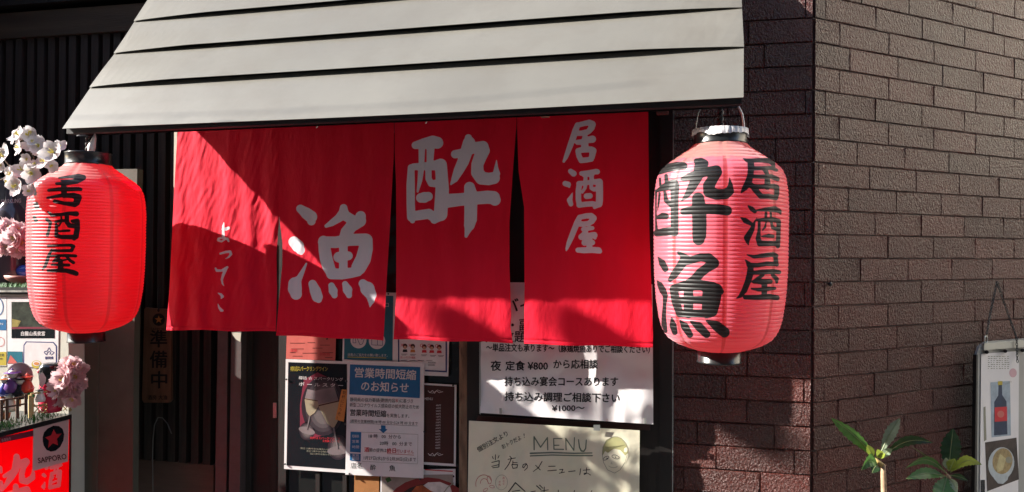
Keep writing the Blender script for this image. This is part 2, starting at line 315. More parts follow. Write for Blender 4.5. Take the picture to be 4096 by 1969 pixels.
L_L = strokes(100, 660, 4.127, [
 [(560,215,12),(760,195,26),(880,190,40),(965,208,40),(890,255,38),(800,270,30),(600,262,12)], [(880,220,50),(860,280,30),(700,305,28),(520,310,20)], [(390,420,22),(560,402,30),(720,402,32),(880,398,30),(920,405,26)],
 [(640,330,42),(645,500,46)], [(370,545,16),(600,505,30),(800,505,44),(880,540,56),(850,625,52)], [(490,600,28),(650,635,28),(820,655,42)], [(150,385,25),(165,480,25)], [(180,650,40),(200,705,35)],
 [(380,775,12),(440,830,25),(600,820,25),(720,800,28),(850,808,40)], [(690,830,34),(690,940,35),(730,1000,36),(820,1010,36)], [(780,930,25),(860,930,42),(862,1050,44),(842,1180,44),(810,1230,20)],
 [(515,1170,30),(600,1190,32),(800,1192,38)], [(515,985,20),(520,1080,28),(515,1170,28)], [(600,862,14),(600,940,14),(560,1010,12)], [(505,940,18),(600,920,22),(680,920,20)], [(570,1097,14),(650,1088,18),(730,1085,18)],
 [(360,900,25),(420,950,24),(402,1050,20),(370,1160,24)], [(150,860,25),(180,920,32)]]) + strokes(100, 860, 4.127, [
 [(380,512,18),(520,505,20),(650,502,20),(760,500,22),(800,520,28),(770,590,24),(600,592,22),(450,590,20)], [(440,580,18),(400,650,22),(370,740,26),(330,850,25),(290,900,12)], [(400,680,12),(550,672,20),(700,670,22),(835,678,24)],
 [(560,690,24),(505,750,32),(465,770,16)], [(690,690,20),(740,750,22),(800,788,24)], [(520,762,16),(680,740,12)], [(585,760,36),(590,900,46)], [(440,822,12),(600,825,22),(725,828,22)], [(380,922,20),(520,920,28),(680,920,34),(800,950,40),(848,970,36)]])
K = strokes(0, 1569, 3.095, [
 [(205,800,38),(210,870,52),(190,960,48),(130,1060,42),(60,1170,22),(30,1220,8)], [(55,1040,24),(150,990,32),(270,870,38),(320,858,44)], [(330,865,40),(290,930,34),(268,1020,34),(275,1090,42),(330,1108,38),(400,1060,36),(412,1000,22),(400,950,4)],
 [(0,940,30),(10,985,22)], [(5,1120,32),(20,1200,32)], [(195,1165,34),(200,1290,46)], [(60,1275,30),(330,1205,42),(350,1235,34)],
 [(570,945,18),(590,940,14)], [(540,1025,24),(555,1037,20)], [(555,1120,8),(538,1170,26),(545,1200,8)], [(630,938,20),(700,918,26),(755,900,20)], [(640,1010,20),(625,1100,22),(620,1180,25)], [(640,1010,22),(740,980,22)],
 [(745,980,22),(735,1080,25),(725,1160,22)], [(620,1180,25),(730,1155,22)], [(680,940,12),(670,1010,14)], [(715,930,12),(710,1010,14)], [(665,1040,8),(655,1070,8)], [(705,1025,8),(700,1055,10)], [(650,1120,12),(695,1100,12)]])

def add_attr(m, name, vals):
    a = m.attributes.new(name, 'FLOAT', 'POINT'); a.data.foreach_set('value', np.asarray(vals, dtype=np.float32))

def stroke_print(name, pl, sts, box, mt, parent, off, step=3., h=lambda x, y: 0.):
    """letters as thin sheets: the outline of the strokes, walked out on a grid"""
    x0, y0, x1, y1 = box; nx = int((x1-x0)/step)+1; ny = int((y1-y0)/step)+1
    X, Y = np.meshgrid(x0+np.arange(nx)*step, y0+np.arange(ny)*step); D = sdf(X, Y, sts); vid = {}; vs = []; fs = []
    def vert(k, x, y):
        if k not in vid: vid[k] = len(vs); vs.append(pl.P(x, y, off+h(x, y)))
        return vid[k]
    for j in range(ny-1):
        for i in range(nx-1):
            cs = [(i, j), (i+1, j), (i+1, j+1), (i, j+1)]; d = [D[b, a] for a, b in cs]
            if min(d) >= 0: continue
            f = []
            for q in range(4):
                (a, b), (a2, b2) = cs[q], cs[(q+1) % 4]; da, db = d[q], d[(q+1) % 4]
                if da < 0: f.append(vert((a, b), X[b, a], Y[b, a]))
                if (da < 0) != (db < 0):
                    t = da/(da-db); f.append(vert(((a+a2)/2, (b+b2)/2, 'e'), X[b, a]+t*(X[b2, a2]-X[b, a]), Y[b, a]+t*(Y[b2, a2]-Y[b, a])))
            if len(f) >= 3: fs.append(tuple(f))
    return obj(name, vs, fs, mt, parent)

# ---------------------------------------------------------------- ground and shop front
asph = mat('pale_street_paving', (.18, .17, .155), .85, .3, .25, 3, .5, 120, .004)
g = obj('ground', [(-60, -60, 0), (60, -60, 0), (60, 60, 0), (-60, 60, 0)], [(0, 1, 2, 3)], asph); tag(g, kind='structure')
plaster = mat('dark_plaster', (.02, .017, .015), .8, .2, .3)
mb = MB().box((-3.5, .16, 0), (-.44, .3, 3.6)).box((-3.5, .005, 2.66), (-2.40, .158, 3.6)); tag(mb.build('facade_wall', plaster), kind='structure')
# the other side of the street and an added shading string off to the left
ob = thing('opposite_building', (0, -7.5, 0), 'plain brown building across the street behind the viewer', 'building')
OBM = mat('opposite_render', (.1, .085, .075), .8, .3, .2, 1, .1); WNM = mat('opposite_window_glass', (.02, .025, .03), .1)
MB().box((-26, -14, 0), (30, -7.2, 11)).build('wall', OBM, ob)
wm = mesh('window', *(lambda b: (b.v, b.f))(MB().box((0, -.02, 0), (1.5, .03, 1.3)))); wm.materials.append(WNM)
for fl in range(3):
    for k in range(9): o = link('window', wm, None, ob); o.location = (-12+k*2.9, -7.2, 1.2+fl*3.2)
rb_ = thing('cream_building', (9.5, 0, 0), 'sunlit cream building across the side street to the right', 'building')
MB().box((9.2, -.6, 2.7), (15, 10, 12)).build('wall', mat('cream_render', (.68, .62, .52), .8, .3, .1, 1, .1), rb_)
MB().box((9.5, -.5, 0), (14.9, 9.9, 2.7)).build('shop_front', OBM, rb_)
ls = thing('shading_string', (-4.2, -1.2, 3.4), 'added string of unseen round pendants shading the curtain bottom from the left', 'light blockers')  # added out of view to keep sun off the foot of the curtain
for px_ in (1905, 2410):
    q = Fy(-.24).P(px_, 1345 + (px_-1900)*.03) - .96*np.array([3.65, 1, -2.04])
    MB().lathe(q, [(0, -.075), (.036, -.07), (.046, -.04), (.047, .01), (.042, .035), (.016, .046), (.006, .05), (0, .05)], 20).build('shading_pendant', mat('white_pendant', (.7, .68, .65), .4), ls, True)
    MB().tube([q+np.array([0, 0, .05]), (q[0], -1.2, 3.52)], .001, 5).build('flex', BLKM, ls)
MB().tube([(-5.6, -1.2, 3.6), (-4.9, -1.2, 3.52), (-4.28, -1.2, 3.5), (-3.7, -1.2, 3.52), (-3.2, -1.2, 3.6)], .0016, 6).build('cable', BLKM, ls)
# slatted timber screen
scr = thing('slatted_screen', (-2.7, 0, .7), 'tall dark timber screen of upright slats behind the lanterns', 'screen')
slm = mesh('slat', *(lambda b: (b.v, b.f))(MB().box((0, 0, .815), (.032, .03, 2.452)))); slm.materials.append(WOODD)
for i in range(25):
    o = link('slat', slm, None, scr); o.location = (-3.36+.0505*i - scr.location.x, random.uniform(-.003, .003) - scr.location.y, -scr.location.z); o.rotation_euler = (0, random.uniform(-.001, .001), 0)
    o.matrix_parent_inverse = Matrix.Identity(4)
MB().box((-3.5, -.012, 2.455), (-2.05, .10, 2.556)).build('rail', WOODB, scr)
MB().box((-3.5, -.03, 2.58), (-2.05, .10, 2.66)).build('rail', BLACKW, scr)
MB().box((-3.5, .006, .60), (-2.105, .05, .813)).build('kick_board', PLANKM, scr)
MB().box((-3.5, .06, .813), (-2.105, .075, 2.45)).build('backing_board', BLACKW, scr)
nb = MB().box((-3.34, -.30, 1.78), (-3.14, .0, 3.6)).build('shading_box', mat('dull_grey_box_metal', (.1, .1, .1), .5)); tag(nb, 'added unseen grey box shading the upper slats at the left end', 'sign')  # added beyond the frame to block the sun from the upper slats

# tall board in front of the screen
bd = thing('tall_board', (-2.6, -.12, 0), 'tall greenish grey board leaning upright against the slatted screen behind the left lantern', 'board')
P12 = Fy(-.2)
slab('panel', P12, [(225, 680), (549, 676), (545, 900), (534, 1500), (529, 2150), (215, 2150)], .03, COLM, bd)
slab('batten', P12, [(388, 1350), (396, 1350), (384, 2150), (376, 2150)], .004, COLM, bd, off=.004)

# plaque
pq = thing('hanging_plaque', P12.P(630, 1240), 'narrow brown wooden plaque with black characters hanging on the slatted screen', 'plaque')
PQ = Fy(-.025); PQM = mat('varnished_plaque_wood', (.17, .085, .05), .45, .5, .3, 8, .2, 50, .002, stretch=(5, 5, .7))
slab('plaque_board', PQ, [(577, 1236), (583, 1231), (676, 1238), (682, 1244), (684, 1600), (676, 1611), (575, 1611), (568, 1600)], .012, PQM, pq)
pr = Print(PQ, pq, .0005)
pr.disc(635, 1279, 25, INK, name='emblem'); pr.poly([(635+(17 if k % 2 == 0 else 7)*math.sin(math.pi*k/5), 1279-(17 if k % 2 == 0 else 7)*math.cos(math.pi*k/5)) for k in range(10)], INKO, 'emblem', 1)
pr.text('SAPPORO', 602, 1322, 15, INK, wd=68)
for ch, y in (('準', 1384), ('備', 1466), ('中', 1548)): pr.text(ch, 598, y, 74, INK, bold=.02, wd=70)
pr.text('酒房 大漁', 590, 1598, 20, INK, wd=80, bold=.02); pr.disc(634, 1243, 5, INK); pr.done()
MB().tube([PQ.P(634, 1238, .004), PQ.P(632, 1180, .012), PQ.P(636, 1150, .0)], .0025).build('cord', INK, pq)
cb = MB().tube([Fy(-.03).P(x, y) for x, y in [(612, 1969), (610, 1840), (612, 1760), (618, 1700), (632, 1670), (650, 1672), (670, 1695), (686, 1735)]], .002, 6).build('loose_cable', mat('grey_cable', (.12, .12, .11), .5)); tag(cb, 'thin grey cable looping loose over the lower slats', 'cable')

# ---------------------------------------------------------------- door posts, doors
DY = -.1; D = Fy(DY)
fr = thing('door_frame', (-1.5, DY, .6), 'stained metal and timber door frame round the shop entrance', 'door frame')
slab('post', D, [(873, 1200), (912, 1200), (903, 2150), (857, 2150)], .05, RUST, fr)
slab('post', D, [(928, 1200), (966, 1200), (958, 2150), (912, 2150)], .05, RUST, fr, off=.006)
slab('track', D, [(912, 1200), (928, 1200), (912, 2150), (903, 2150)], .03, BLACKW, fr, off=-.02)
MB().box((-2.06, -.13, 2.02), (-.43, -.05, 2.16)).build('header', BLACKW, fr)
slab('jamb', Fy(-.15), [(697, 480), (709, 480), (703, 1120), (690, 1120)], .02, CREAM, fr)
sp = slab('sunlit_tip', D, [(926, 1330), (964, 1332), (961, 1368), (944, 1358), (930, 1340)], .003, CREAM, fr, off=.010)  # sunlight on the post's tip, put in as a pale plate
d1 = thing('sliding_door', (-1.8, -.06, .6), 'dark timber sliding door with small recessed pull left of the posters', 'door')
DD = Fy(-.06)
slab('stile', DD, [(978, 400), (1010, 400), (1003, 2150), (970, 2150)], .04, WOODD, d1, off=.01)
slab('panel', DD, [(960, 400), (1150, 400), (1145, 2150), (950, 2150)], .03, BLACKW, d1)
slab('stile', DD, [(1082, 400), (1118, 400), (1112, 2150), (1076, 2150)], .03, WOODD, d1, off=.006)
slab('pull', DD, [(1092, 1612), (1106, 1612), (1106, 1672), (1092, 1672)], .004, CHROME, d1, off=.012)
d2 = thing('glazed_door', (-1.35, DY, .6), 'dark glazed sliding door covered with posters behind the red curtain', 'door')
slab('pane', D, [(1150, 400), (1838, 400), (1836, 2150), (1140, 2150)], .02, GLASSD, d2, off=-.012)
slab('stile', D, [(1838, 400), (1868, 400), (1868, 2150), (1836, 2150)], .04, RAWW, d2, off=.004)
slab('stile', D, [(1118, 400), (1150, 400), (1142, 2150), (1112, 2150)], .04, BLACKW, d2)
slab('rail', D, [(1142, 2075), (1836, 2085), (1836, 2150), (1142, 2150)], .03, BLACKW, d2)
for xs in ((1262, 1278), (1370, 1386)): slab('glazing_bar', D, [(xs[0], 1895), (xs[1], 1896), (xs[1], 2080), (xs[0], 2080)], .01, BLACKW, d2, off=-.001)
slab('glow_sheet', D, [(1418, 1898), (1516, 1904), (1516, 2078), (1414, 2078)], .004, mat('amber_glow', (.3, .12, .03), .8), d2, off=-.0)  # orange glow inside the door, put into the sheet's amber colour
D3 = Fy(-.165)
D3P = Fy(-.14)
d3 = thing('glazed_door', (-.8, DY, .6), 'dark red-brown sliding door carrying the big handwritten sheets', 'door')
slab('panel', D3P, [(1868, 400), (2640, 400), (2640, 2150), (1868, 2150)], .03, BLACKW, d3, off=-.005)
slab('rail', D3P, [(1912, 1664), (2600, 1700), (2600, 1722), (1900, 1690)], .004, REDW, d3, off=.004)
slab('stile', D3P, [(2640, 400), (2690, 400), (2684, 2150), (2636, 2150)], .04, BLACKW, d3)
slab('edge_strip', Fy(-.14), [(2692, 430), (2696, 430), (2692, 2100), (2688, 2100)], .006, CHROME, d3)

def sheet(name, pl, pts, mt, label, cat, th=.0008, off=0.): 
    c = np.mean([pl.P(x, y, off) for x, y in pts], axis=0); t = thing(name, c, label, cat)
    slab('sheet', pl, pts, th, mt, t, off); return t
def crease(amp, seed):
    def h(x, y):
        return amp*(noise.noise(Vector((x*.016+seed, y*.005, seed)))*.8 + noise.noise(Vector((x*.009+y*.004, y*.012-x*.004, seed+9)))*.7 + abs(noise.noise(Vector((x*.006-y*.003, y*.007+x*.002, seed+4))))*.9)
    return h
def creased(name, pl, pts, mt, parent, h, off, nx=40, ny=28):
    vs = []; (a, b, c, d) = pts
    for j in range(ny+1):
        for i in range(nx+1):
            u, v = i/nx, j/ny
            x = (a[0]*(1-u)+b[0]*u)*(1-v)+(d[0]*(1-u)+c[0]*u)*v; y = (a[1]*(1-u)+b[1]*u)*(1-v)+(d[1]*(1-u)+c[1]*u)*v
            vs.append(pl.P(x, y, off + h(x, y)))
    return obj(name, vs, [(j*(nx+1)+i, j*(nx+1)+i+1, (j+1)*(nx+1)+i+1, (j+1)*(nx+1)+i) for j in range(ny) for i in range(nx)], mt, parent, True)
TACK = mat('dark_tack_head', (.02, .015, .015), .3)
def tacks(t, pl, pts, off=.004):
    for x, y in pts: MB().ball(pl.P(x, y, off), .0035, 8).build('tack', TACK, t, True)

# posters on the glazed door
D0 = D
t = sheet('notice', D, [(1147, 1335), (1344, 1343), (1341, 1443), (1144, 1436)], INKP, 'salmon pink notice half hidden under the second curtain panel', 'notice', off=.001)
p = Print(D, t, .0014)
for k, (x, y, w_) in enumerate([(1160, 1372, 60), (1230, 1370, 30), (1280, 1380, 40), (1165, 1395, 50), (1250, 1392, 40), (1160, 1410, 22), (1210, 1412, 60), (1290, 1410, 42), (1170, 1424, 40), (1300, 1430, 30)]):
    p.rect(x, y, x+w_, y+2, INKBR)
p.text('酒類', 1160, 1408, 14, INKR); p.text('御飲物', 1278, 1422, 14, INKR); p.done(); tacks(t, D, [(1308, 1356), (1341, 1350)])
t = sheet('notice', D, [(1376, 1165), (1591, 1172), (1591, 1490), (1368, 1486)], PAPER, 'blue disinfection notice with two white round pictures between curtain panels', 'notice', off=.002)
p = Print(D, t, .0024); p.poly([(1380, 1180), (1573, 1184), (1570, 1443), (1376, 1438)], INKT)
p.disc(1434, 1362, 32, INKW, lift=1); p.disc(1508, 1364, 33, INKW, lift=1)
p.line([(1412, 1358), (1420, 1345), (1424, 1372), (1412, 1372), (1412, 1358)], 2, INKN, lift=2); p.line([(1428, 1352), (1440, 1380), (1450, 1376), (1458, 1352), (1446, 1358), (1438, 1346)], 2, INKN, lift=2)
p.line([(1487, 1355), (1487, 1380), (1530, 1382), (1530, 1358), (1510, 1356), (1510, 1380)], 2, INKN, lift=2)
p.text('消毒のご協力をお願い致します。', 1390, 1424, 13, INKW, wd=160, ang=.02); p.text('ロ', 1536, 1228, 22, INKW); p.rect(1390, 1427, 1545, 1430, INKY, lift=1, skew=4); p.done(); tacks(t, D, [(1553, 1176)], .006)
t = sheet('notice', D, [(1592, 1340), (1797, 1346), (1793, 1506), (1590, 1498)], PAPER, 'white mask-wearing notice with small red and orange faces and navy border', 'notice', off=.003)
p = Print(D, t, .0034); p.rect(1592, 1355, 1597, 1450, INKN); p.rect(1782, 1362, 1788, 1484, INKN); p.poly([(1700, 1480), (1788, 1484), (1788, 1490), (1700, 1486)], INKN)
for cx, mk, hair in ((1620, 'x', 0), (1651, 'x', 1), (1697, 'o', 1), (1727, 'o', 1), (1757, 'o', 1)):
    cy = 1388+(cx-1620)*.03; c2 = INKR if mk == 'o' else (INK if not hair else INKO)
    p.disc(cx, cy-3, 9.5, INKBR, ry=10); p.disc(cx, cy+2, 6.5, SKIN, lift=1); p.poly([(cx-8, cy+10), (cx+8, cy+10), (cx+10, cy+21), (cx-10, cy+21)], c2, lift=.5)
    if mk == 'x': p.line([(cx-16, cy-12), (cx-6, cy-2)], 2, INKR, lift=2); p.line([(cx-6, cy-13), (cx-16, cy-2)], 2, INKR, lift=2.3)
    else:
        p.line([(cx-10+6*math.cos(a), cy-8+6*math.sin(a)) for a in [math.pi*q/5 for q in range(11)]], 2, INKR, lift=2)
p.text('正しいマスクの着用', 1602, 1433, 10, INKR, wd=58, ang=.03, bold=.01)
for x, y in ((1605, 1416), (1640, 1417), (1684, 1419), (1720, 1421), (1752, 1422)): p.rect(x, y, x+24, y+1.6, INK); p.rect(x+2, y+4, x+20, y+5.4, INK)
for q in range(4): p.rect(1604+q*34, 1441, 1628+q*34, 1442.5, INK)
p.text('WAGAOKA', 1712, 1454, 9, INK, wd=32); p.text('Shizuoka', 1712, 1463, 9, INK, wd=28); p.done()
t = sheet('poster', D, [(1143, 1437), (1392, 1446), (1392, 1893), (1136, 1876)], PAPER, 'black sparkling wine poster with two champagne flutes and katakana title', 'poster', off=.004)
p = Print(D, t, .0044); p.poly([(1153, 1449), (1388, 1457), (1388, 1879), (1146, 1862)], INKBK)
hz = mat('printed_glow_grey', (.17, .135, .14), .4, .3, .3, 12, 0)
p.poly([(1200, 1620), (1215, 1520), (1270, 1490), (1330, 1520), (1350, 1600), (1335, 1700), (1300, 1740), (1230, 1760), (1200, 1720)], INKM, lift=.5)
def flute(p, x0, y0, x1, y1, wd, ln, L0=0.):
    a = math.atan2(y1-y0, x1-x0); c, s_ = math.cos(a), math.sin(a)
    def q(t, o): return (x0+c*t*ln-s_*o, y0+s_*t*ln+c*o)
    p.poly([q(-.02, -wd*.52), q(.25, -wd*.60), q(.52, -wd*.3), q(.6, -wd*.07), q(.6, wd*.07), q(.52, wd*.3), q(.25, wd*.60), q(-.02, wd*.52)], INKPALE, lift=L0+1.5)
    p.poly([q(-.02, -wd*.56), q(.2, -wd*.6), q(.2, wd*.6), q(-.02, wd*.56)], hz, lift=L0+2)
    p.poly([q(.2, -wd*.58), q(.21, wd*.6), q(.23, wd*.6), q(.22, -wd*.6)], INKBR, lift=L0+2.4)
    p.poly([q(.6, -wd*.05), q(.95, -wd*.03), q(.95, wd*.03), q(.6, wd*.05)], hz, lift=L0+1.8)
    ex = q(.97, 0); p.disc(ex[0], ex[1], wd*.62, hz, ry=wd*.26, lift=L0+1.2, ang=a+math.pi/2+.1)
    p.line([q(-.02, -wd*.52), q(.25, -wd*.62), q(.52, -wd*.32), q(.6, -wd*.07), q(.95, -wd*.04)], 2, INKBK, lift=L0+2.8)
for q, (gx, gy, c_) in enumerate(((120, 140, (.025, .016, .022)), (100, 122, (.045, .034, .04)), (80, 104, (.08, .065, .07)), (60, 86, (.12, .1, .1)))):
    m_ = mat('printed_glow_%d' % q, c_, .35, .3, .1, 20, 0); p.disc(1292, 1625, gx*.72, m_, ry=gy*.85, lift=.6+q*.1); p.disc(1352, 1790, gx*.34, m_, ry=gy*.36, lift=.6+q*.1); p.disc(1228, 1725, gx*.26, m_, ry=gy*.26, lift=.6+q*.1)
flute(p, 1258, 1566, 1226, 1730, 54, 165); flute(p, 1304, 1560, 1352, 1800, 70, 255, 1.6)
p.text('樽詰', 1161, 1484, 22, INKY, wd=30, ang=-.02); p.text('スパークリングワイン', 1188, 1483, 21, INKY, wd=122, ang=.01, bold=.015)
p.text('樽詰 ☆ スパークリング', 1194, 1517, 15, INKW, wd=178, ang=.04); p.text('ボ ー ル ス タ ー', 1194, 1543, 17, INKW, wd=178, ang=.035, bold=.01)
p.text('乾杯はスパークリングで', 1240, 1756, 11, INKR, wd=120, ang=.03); p.text('お食事とご一緒に', 1290, 1768, 11, INKR, wd=70, ang=.03)
for q, (a, b) in enumerate(((1200, 1350), (1225, 1355), (1240, 1340))): p.text('泡立つ爽やかな味わいをどうぞ', a, 1796+q*11, 8, INKGR, wd=b-a, ang=.05)
p.done(); tacks(t, D, [(1145, 1518), (1386, 1526), (1140, 1857)], .008)
t = sheet('label_strip', D, [(1367, 1558), (1391, 1560), (1375, 1688), (1341, 1678)], INKO, 'small orange paper strip with handwriting on the wine poster', 'label', off=.007)
p = Print(D, t, .0074); 
for q, ch in enumerate('乾杯にどうぞ！'): p.text(ch, 1370-q*4.2, 1577+q*17, 16, INK)
p.done()
H1 = crease(.0004, 3); t = thing('notice', D.P(1540, 1670), 'white laminated notice with blue heading on shortened opening hours', 'notice')
creased('sheet', D, [(1392, 1442), (1697, 1451), (1694, 1914), (1381, 1899)], PAPER, t, H1, .0088)
p = Print(D, t, .0097); p.poly([(1400, 1458), (1681, 1469), (1679, 1593), (1397, 1578)], INKB)
p.text('営業時間短縮', 1415, 1506, 43, INKW, wd=248, ang=.045, bold=.018); p.text('のお知らせ', 1441, 1560, 43, INKW, wd=192, ang=.045, bold=.018)
p.text('静岡県の協力要請(要請内容', 1399, 1605, 18, INK, wd=182, ang=.03); p.text('B', 1582, 1609, 18, INKR); p.text(')に基づき', 1594, 1610, 18, INK, wd=58, ang=.03)
p.text('新型コロナウイルス感染症の拡大防止のため', 1398, 1626, 18, INK, wd=278, ang=.035)
p.text('営業時間短縮', 1398, 1661, 29, INK, wd=146, ang=.04, bold=.01); p.text('を実施します。', 1545, 1668, 17, INK, wd=92, ang=.04)
p.text('(通常の営業時間)18 時 00 分から24 時 00 分まで', 1399, 1689, 14, INK, wd=272, ang=.04); p.line([(1398, 1692), (1670, 1704)], 1, INK)
p.poly([(1524, 1702), (1542, 1703), (1542, 1717), (1550, 1718), (1533, 1733), (1515, 1717), (1524, 1717)], INKB)
p.poly([(1402, 1727), (1445, 1729), (1443, 1811), (1400, 1808)], INKB); p.poly([(1400, 1814), (1443, 1816), (1442, 1846), (1399, 1842)], INKB)
for ch, y in (('短縮後', 1750), ('営業', 1771), ('時間', 1793), ('実施', 1827), ('期間', 1840)): p.text(ch, 1408, y, 13, INKW, wd=28)
p.text('18 時   00  分から', 1471, 1751, 18, INK, wd=132, ang=.03); p.text('20時   00  分まで', 1518, 1780, 18, INK, wd=130, ang=.03)
p.text('酒', 1456, 1807, 21, INKR, bold=.01); p.text('類の提供は', 1476, 1807, 17, INK, wd=70, ang=.03); p.text('終日', 1547, 1811, 21, INKR, wd=36, bold=.02); p.text('行いません', 1585, 1812, 17, INKR, wd=70, ang=.03); p.line([(1548, 1815), (1656, 1821)], 1.5, INKR)
p.text('1月27日(水)から2月20日(日)まで', 1452, 1838, 17, INK, wd=212, ang=.035)
p.text('店名', 1402, 1872, 25, INK, wd=44); p.text('酔', 1480, 1879, 24, INK); p.text('魚', 1556, 1883, 26, INK)
p.line([(1446, 1729), (1672, 1738), (1670, 1856), (1448, 1846)], 1, INKGR); p.done(); tacks(t, D, [(1384, 1525), (1382, 1697), (1697, 1727), (1397, 1896), (1680, 1918)], .012)
t = sheet('menu_board', D, [(1688, 1532), (1826, 1540), (1823, 1866), (1680, 1858)], PAPER, 'brown printed menu sheet with white border and price column', 'menu', off=.002)
p = Print(D, t, .0024); p.poly([(1694, 1540), (1818, 1547), (1815, 1856), (1690, 1848)], INKBR); p.text('MENU', 1697, 1601, 15, INKW, wd=34)
for q, n_ in enumerate('600 400 500 400 150 150 300 600 600 600 500 600 600 400 600 500'.split()): p.text(n_+'円', 1744-q*.2, 1625+q*11.4, 8.5, INKW, wd=19)
for y in (1567, 1818): p.line([(1712, y-4), (1720, y+4), (1730, y-5), (1738, y+7), (1746, y-4), (1756, y+4), (1772, y)], 2, INKW, lift=1); p.line([(1716, y+3), (1732, y+6), (1750, y-7), (1764, y-1)], 1.4, INKW, lift=2)
p.done(); tacks(t, D, [(1812, 1542), (1695, 1729)], .006)
t = sheet('food_photo', D, [(1523, 1880), (1822, 1876), (1820, 2080), (1520, 2080)], PAPER, 'framed photo of rice and stew in a dark red bowl', 'picture', off=.001)
p = Print(D, t, .0024); p.poly([(1700, 1877), (1811, 1884), (1811, 1888), (1700, 1881)], INKR)
p.poly([(1527, 1902), (1812, 1898), (1810, 2070), (1526, 2070)], mat('printed_table_grey', (.3, .25, .22), .5, .3, .25, 10, 0))
p.disc(1710, 2060, 178, mat('printed_bowl_red', (.2, .02, .02), .4, .3, .2, 10, 0), ry=150, lift=1); p.disc(1712, 2066, 150, mat('printed_bowl_dark', (.03, .015, .014), .4, .3, .3, 10, 0), ry=130, lift=2)
p.poly([(1690, 1945), (1712, 1930), (1760, 1928), (1800, 1945), (1812, 1985), (1790, 2020), (1700, 2010)], mat('printed_rice', (.6, .55, .52), .5, .3, .2, 40, 0), lift=3)
p.poly([(1640, 1975), (1665, 1945), (1690, 1940), (1720, 1962), (1750, 1975), (1760, 2040), (1640, 2040)], mat('printed_stew', (.3, .07, .02), .4, .3, .5, 40, 0), lift=4)
p.poly([(1540, 1915), (1558, 1908), (1566, 1922), (1550, 1932)], INKGN, lift=1); p.line([(1765, 1985), (1790, 1950), (1815, 1932)], 4, INKGR, lift=5)
p.done(); tacks(t, D, [(1814, 1906)], .006)
# sheets on the right door
t = sheet('food_poster', D, [(2010, 748), (2130, 752), (2130, 1092), (2010, 1086)], INKBK, 'dark food buffet poster glimpsed in the slit right of the third curtain panel', 'poster', off=.001)
p = Print(D, t, .0024); p.poly([(2012, 750), (2128, 754), (2128, 838), (2012, 836)], mat('printed_mauve', (.2, .1, .1), .5, .3, .4, 40, 0)); p.disc(2058, 795, 34, INKR, ry=42, lift=1, n=20); p.disc(2056, 795, 24, INKP, ry=31, lift=2)
p.text('宴', 2036, 812, 40, INKR, lift=3)
p.poly([(2012, 845), (2128, 850), (2128, 900), (2012, 905)], mat('printed_dish_brown', (.12, .06, .03), .5, .3, .7, 40, 0), lift=1)
p.disc(2030, 985, 56, mat('printed_plate_rim', (.5, .38, .28), .5, .3, .2, 30, 0), ry=60, lift=1, n=28); p.disc(2024, 988, 48, mat('printed_sashimi', (.3, .06, .04), .4, .3, .5, 40, 0), ry=52, lift=2)
p.text('バイキング', 2036, 1044, 14, INKW, wd=80); p.text('1000円', 2010, 1072, 17, INKO, wd=62); p.rect(2012, 1078, 2128, 1082, INKW, skew=3); p.done()
H2 = crease(.010, 11); t = thing('menu_sheet', D3.P(2265, 1400), 'large creased white sheet with brushed handwriting hanging above the menu sheet', 'menu')
creased('sheet', D3, [(1925, 1128), (2610, 1138), (2613, 1698), (1921, 1652)], PAPER, t, H2, .010, 90, 60)
slab('plastic_edge', D3, [(1917, 1128), (1925, 1128), (1922, 1658), (1917, 1655)], .004, CHROME, t, off=.012)
p = Print(D3, t, .0104, H2)
p.text('バイキング', 2014, 1245, 62, INK, bold=.02); p.text('お刺身・副菜', 1880, 1320, 52, INK, bold=.015, wd=290); p.text('食べ放題', 1905, 1366, 50, INK, bold=.015, wd=200)
p.text('～単品注文も承ります～（豚鶏焼魚ありでご相談ください）', 1944, 1403, 34, INK, wd=655, ang=.012, bold=.025)
p.text('夜', 1962, 1480, 43, INK, bold=.025); p.text('定食 ¥800', 2021, 1479, 41, INK, wd=170, bold=.025); p.text('から応相談', 2211, 1472, 39, INK, wd=180, bold=.025)
p.text('持ち込み宴会コースあります', 2017, 1541, 40, INK, wd=455, ang=.003, bold=.025); p.text('持ち込み調理ご相談下さい', 2018, 1601, 40, INK, wd=460, ang=.015, bold=.025)
p.text('¥1000～', 2208, 1645, 32, INK, wd=130, ang=-.01, bold=.025); p.done()
for x, y in ((2001, 1640), (2581, 1680)): slab('clip', D3, [(x-4, y-6), (x+4, y-6), (x+5, y+16), (x-3, y+16)], .003, CHROME, t, off=.016)
H3 = crease(.009, 23); t = thing('menu_sheet', D3.P(2215, 1830), 'yellowed handwritten menu sheet with pencil drawn faces at the bottom', 'menu')
creased('sheet', D3, [(1876, 1683), (2559, 1722), (2556, 2150), (1868, 2150)], PAPERC, t, H3, .011, 90, 50)
p = Print(D3, t, .0114, H3)
A = strokes(1860, 1660, 4.019, [[(1110,350,10),(1112,560,10)], [(1110,350,10),(1215,520,10)], [(1215,520,10),(1325,365,10)], [(1325,365,10),(1330,560,10)], [(1425,380,9),(1430,550,10)], [(1425,380,8),(1560,382,8)], [(1430,490,9),(1510,488,9)], [(1430,552,10),(1585,555,10)],
 [(1620,380,10),(1625,560,10)], [(1620,380,10),(1750,570,9)], [(1760,365,8),(1750,570,9)], [(1825,400,9),(1840,520,10),(1870,580,12),(1910,585,12),(1940,540,10),(1950,405,9)], [(1050,618,12),(1400,605,12),(1750,618,11),(2040,612,10)], [(1050,660,10),(1400,645,10),(1750,655,10),(2045,655,11)]])
stroke_print('lettering', D3, A, (2100, 1735, 2385, 1840), INKG, t, .0115, 1.5, H3)
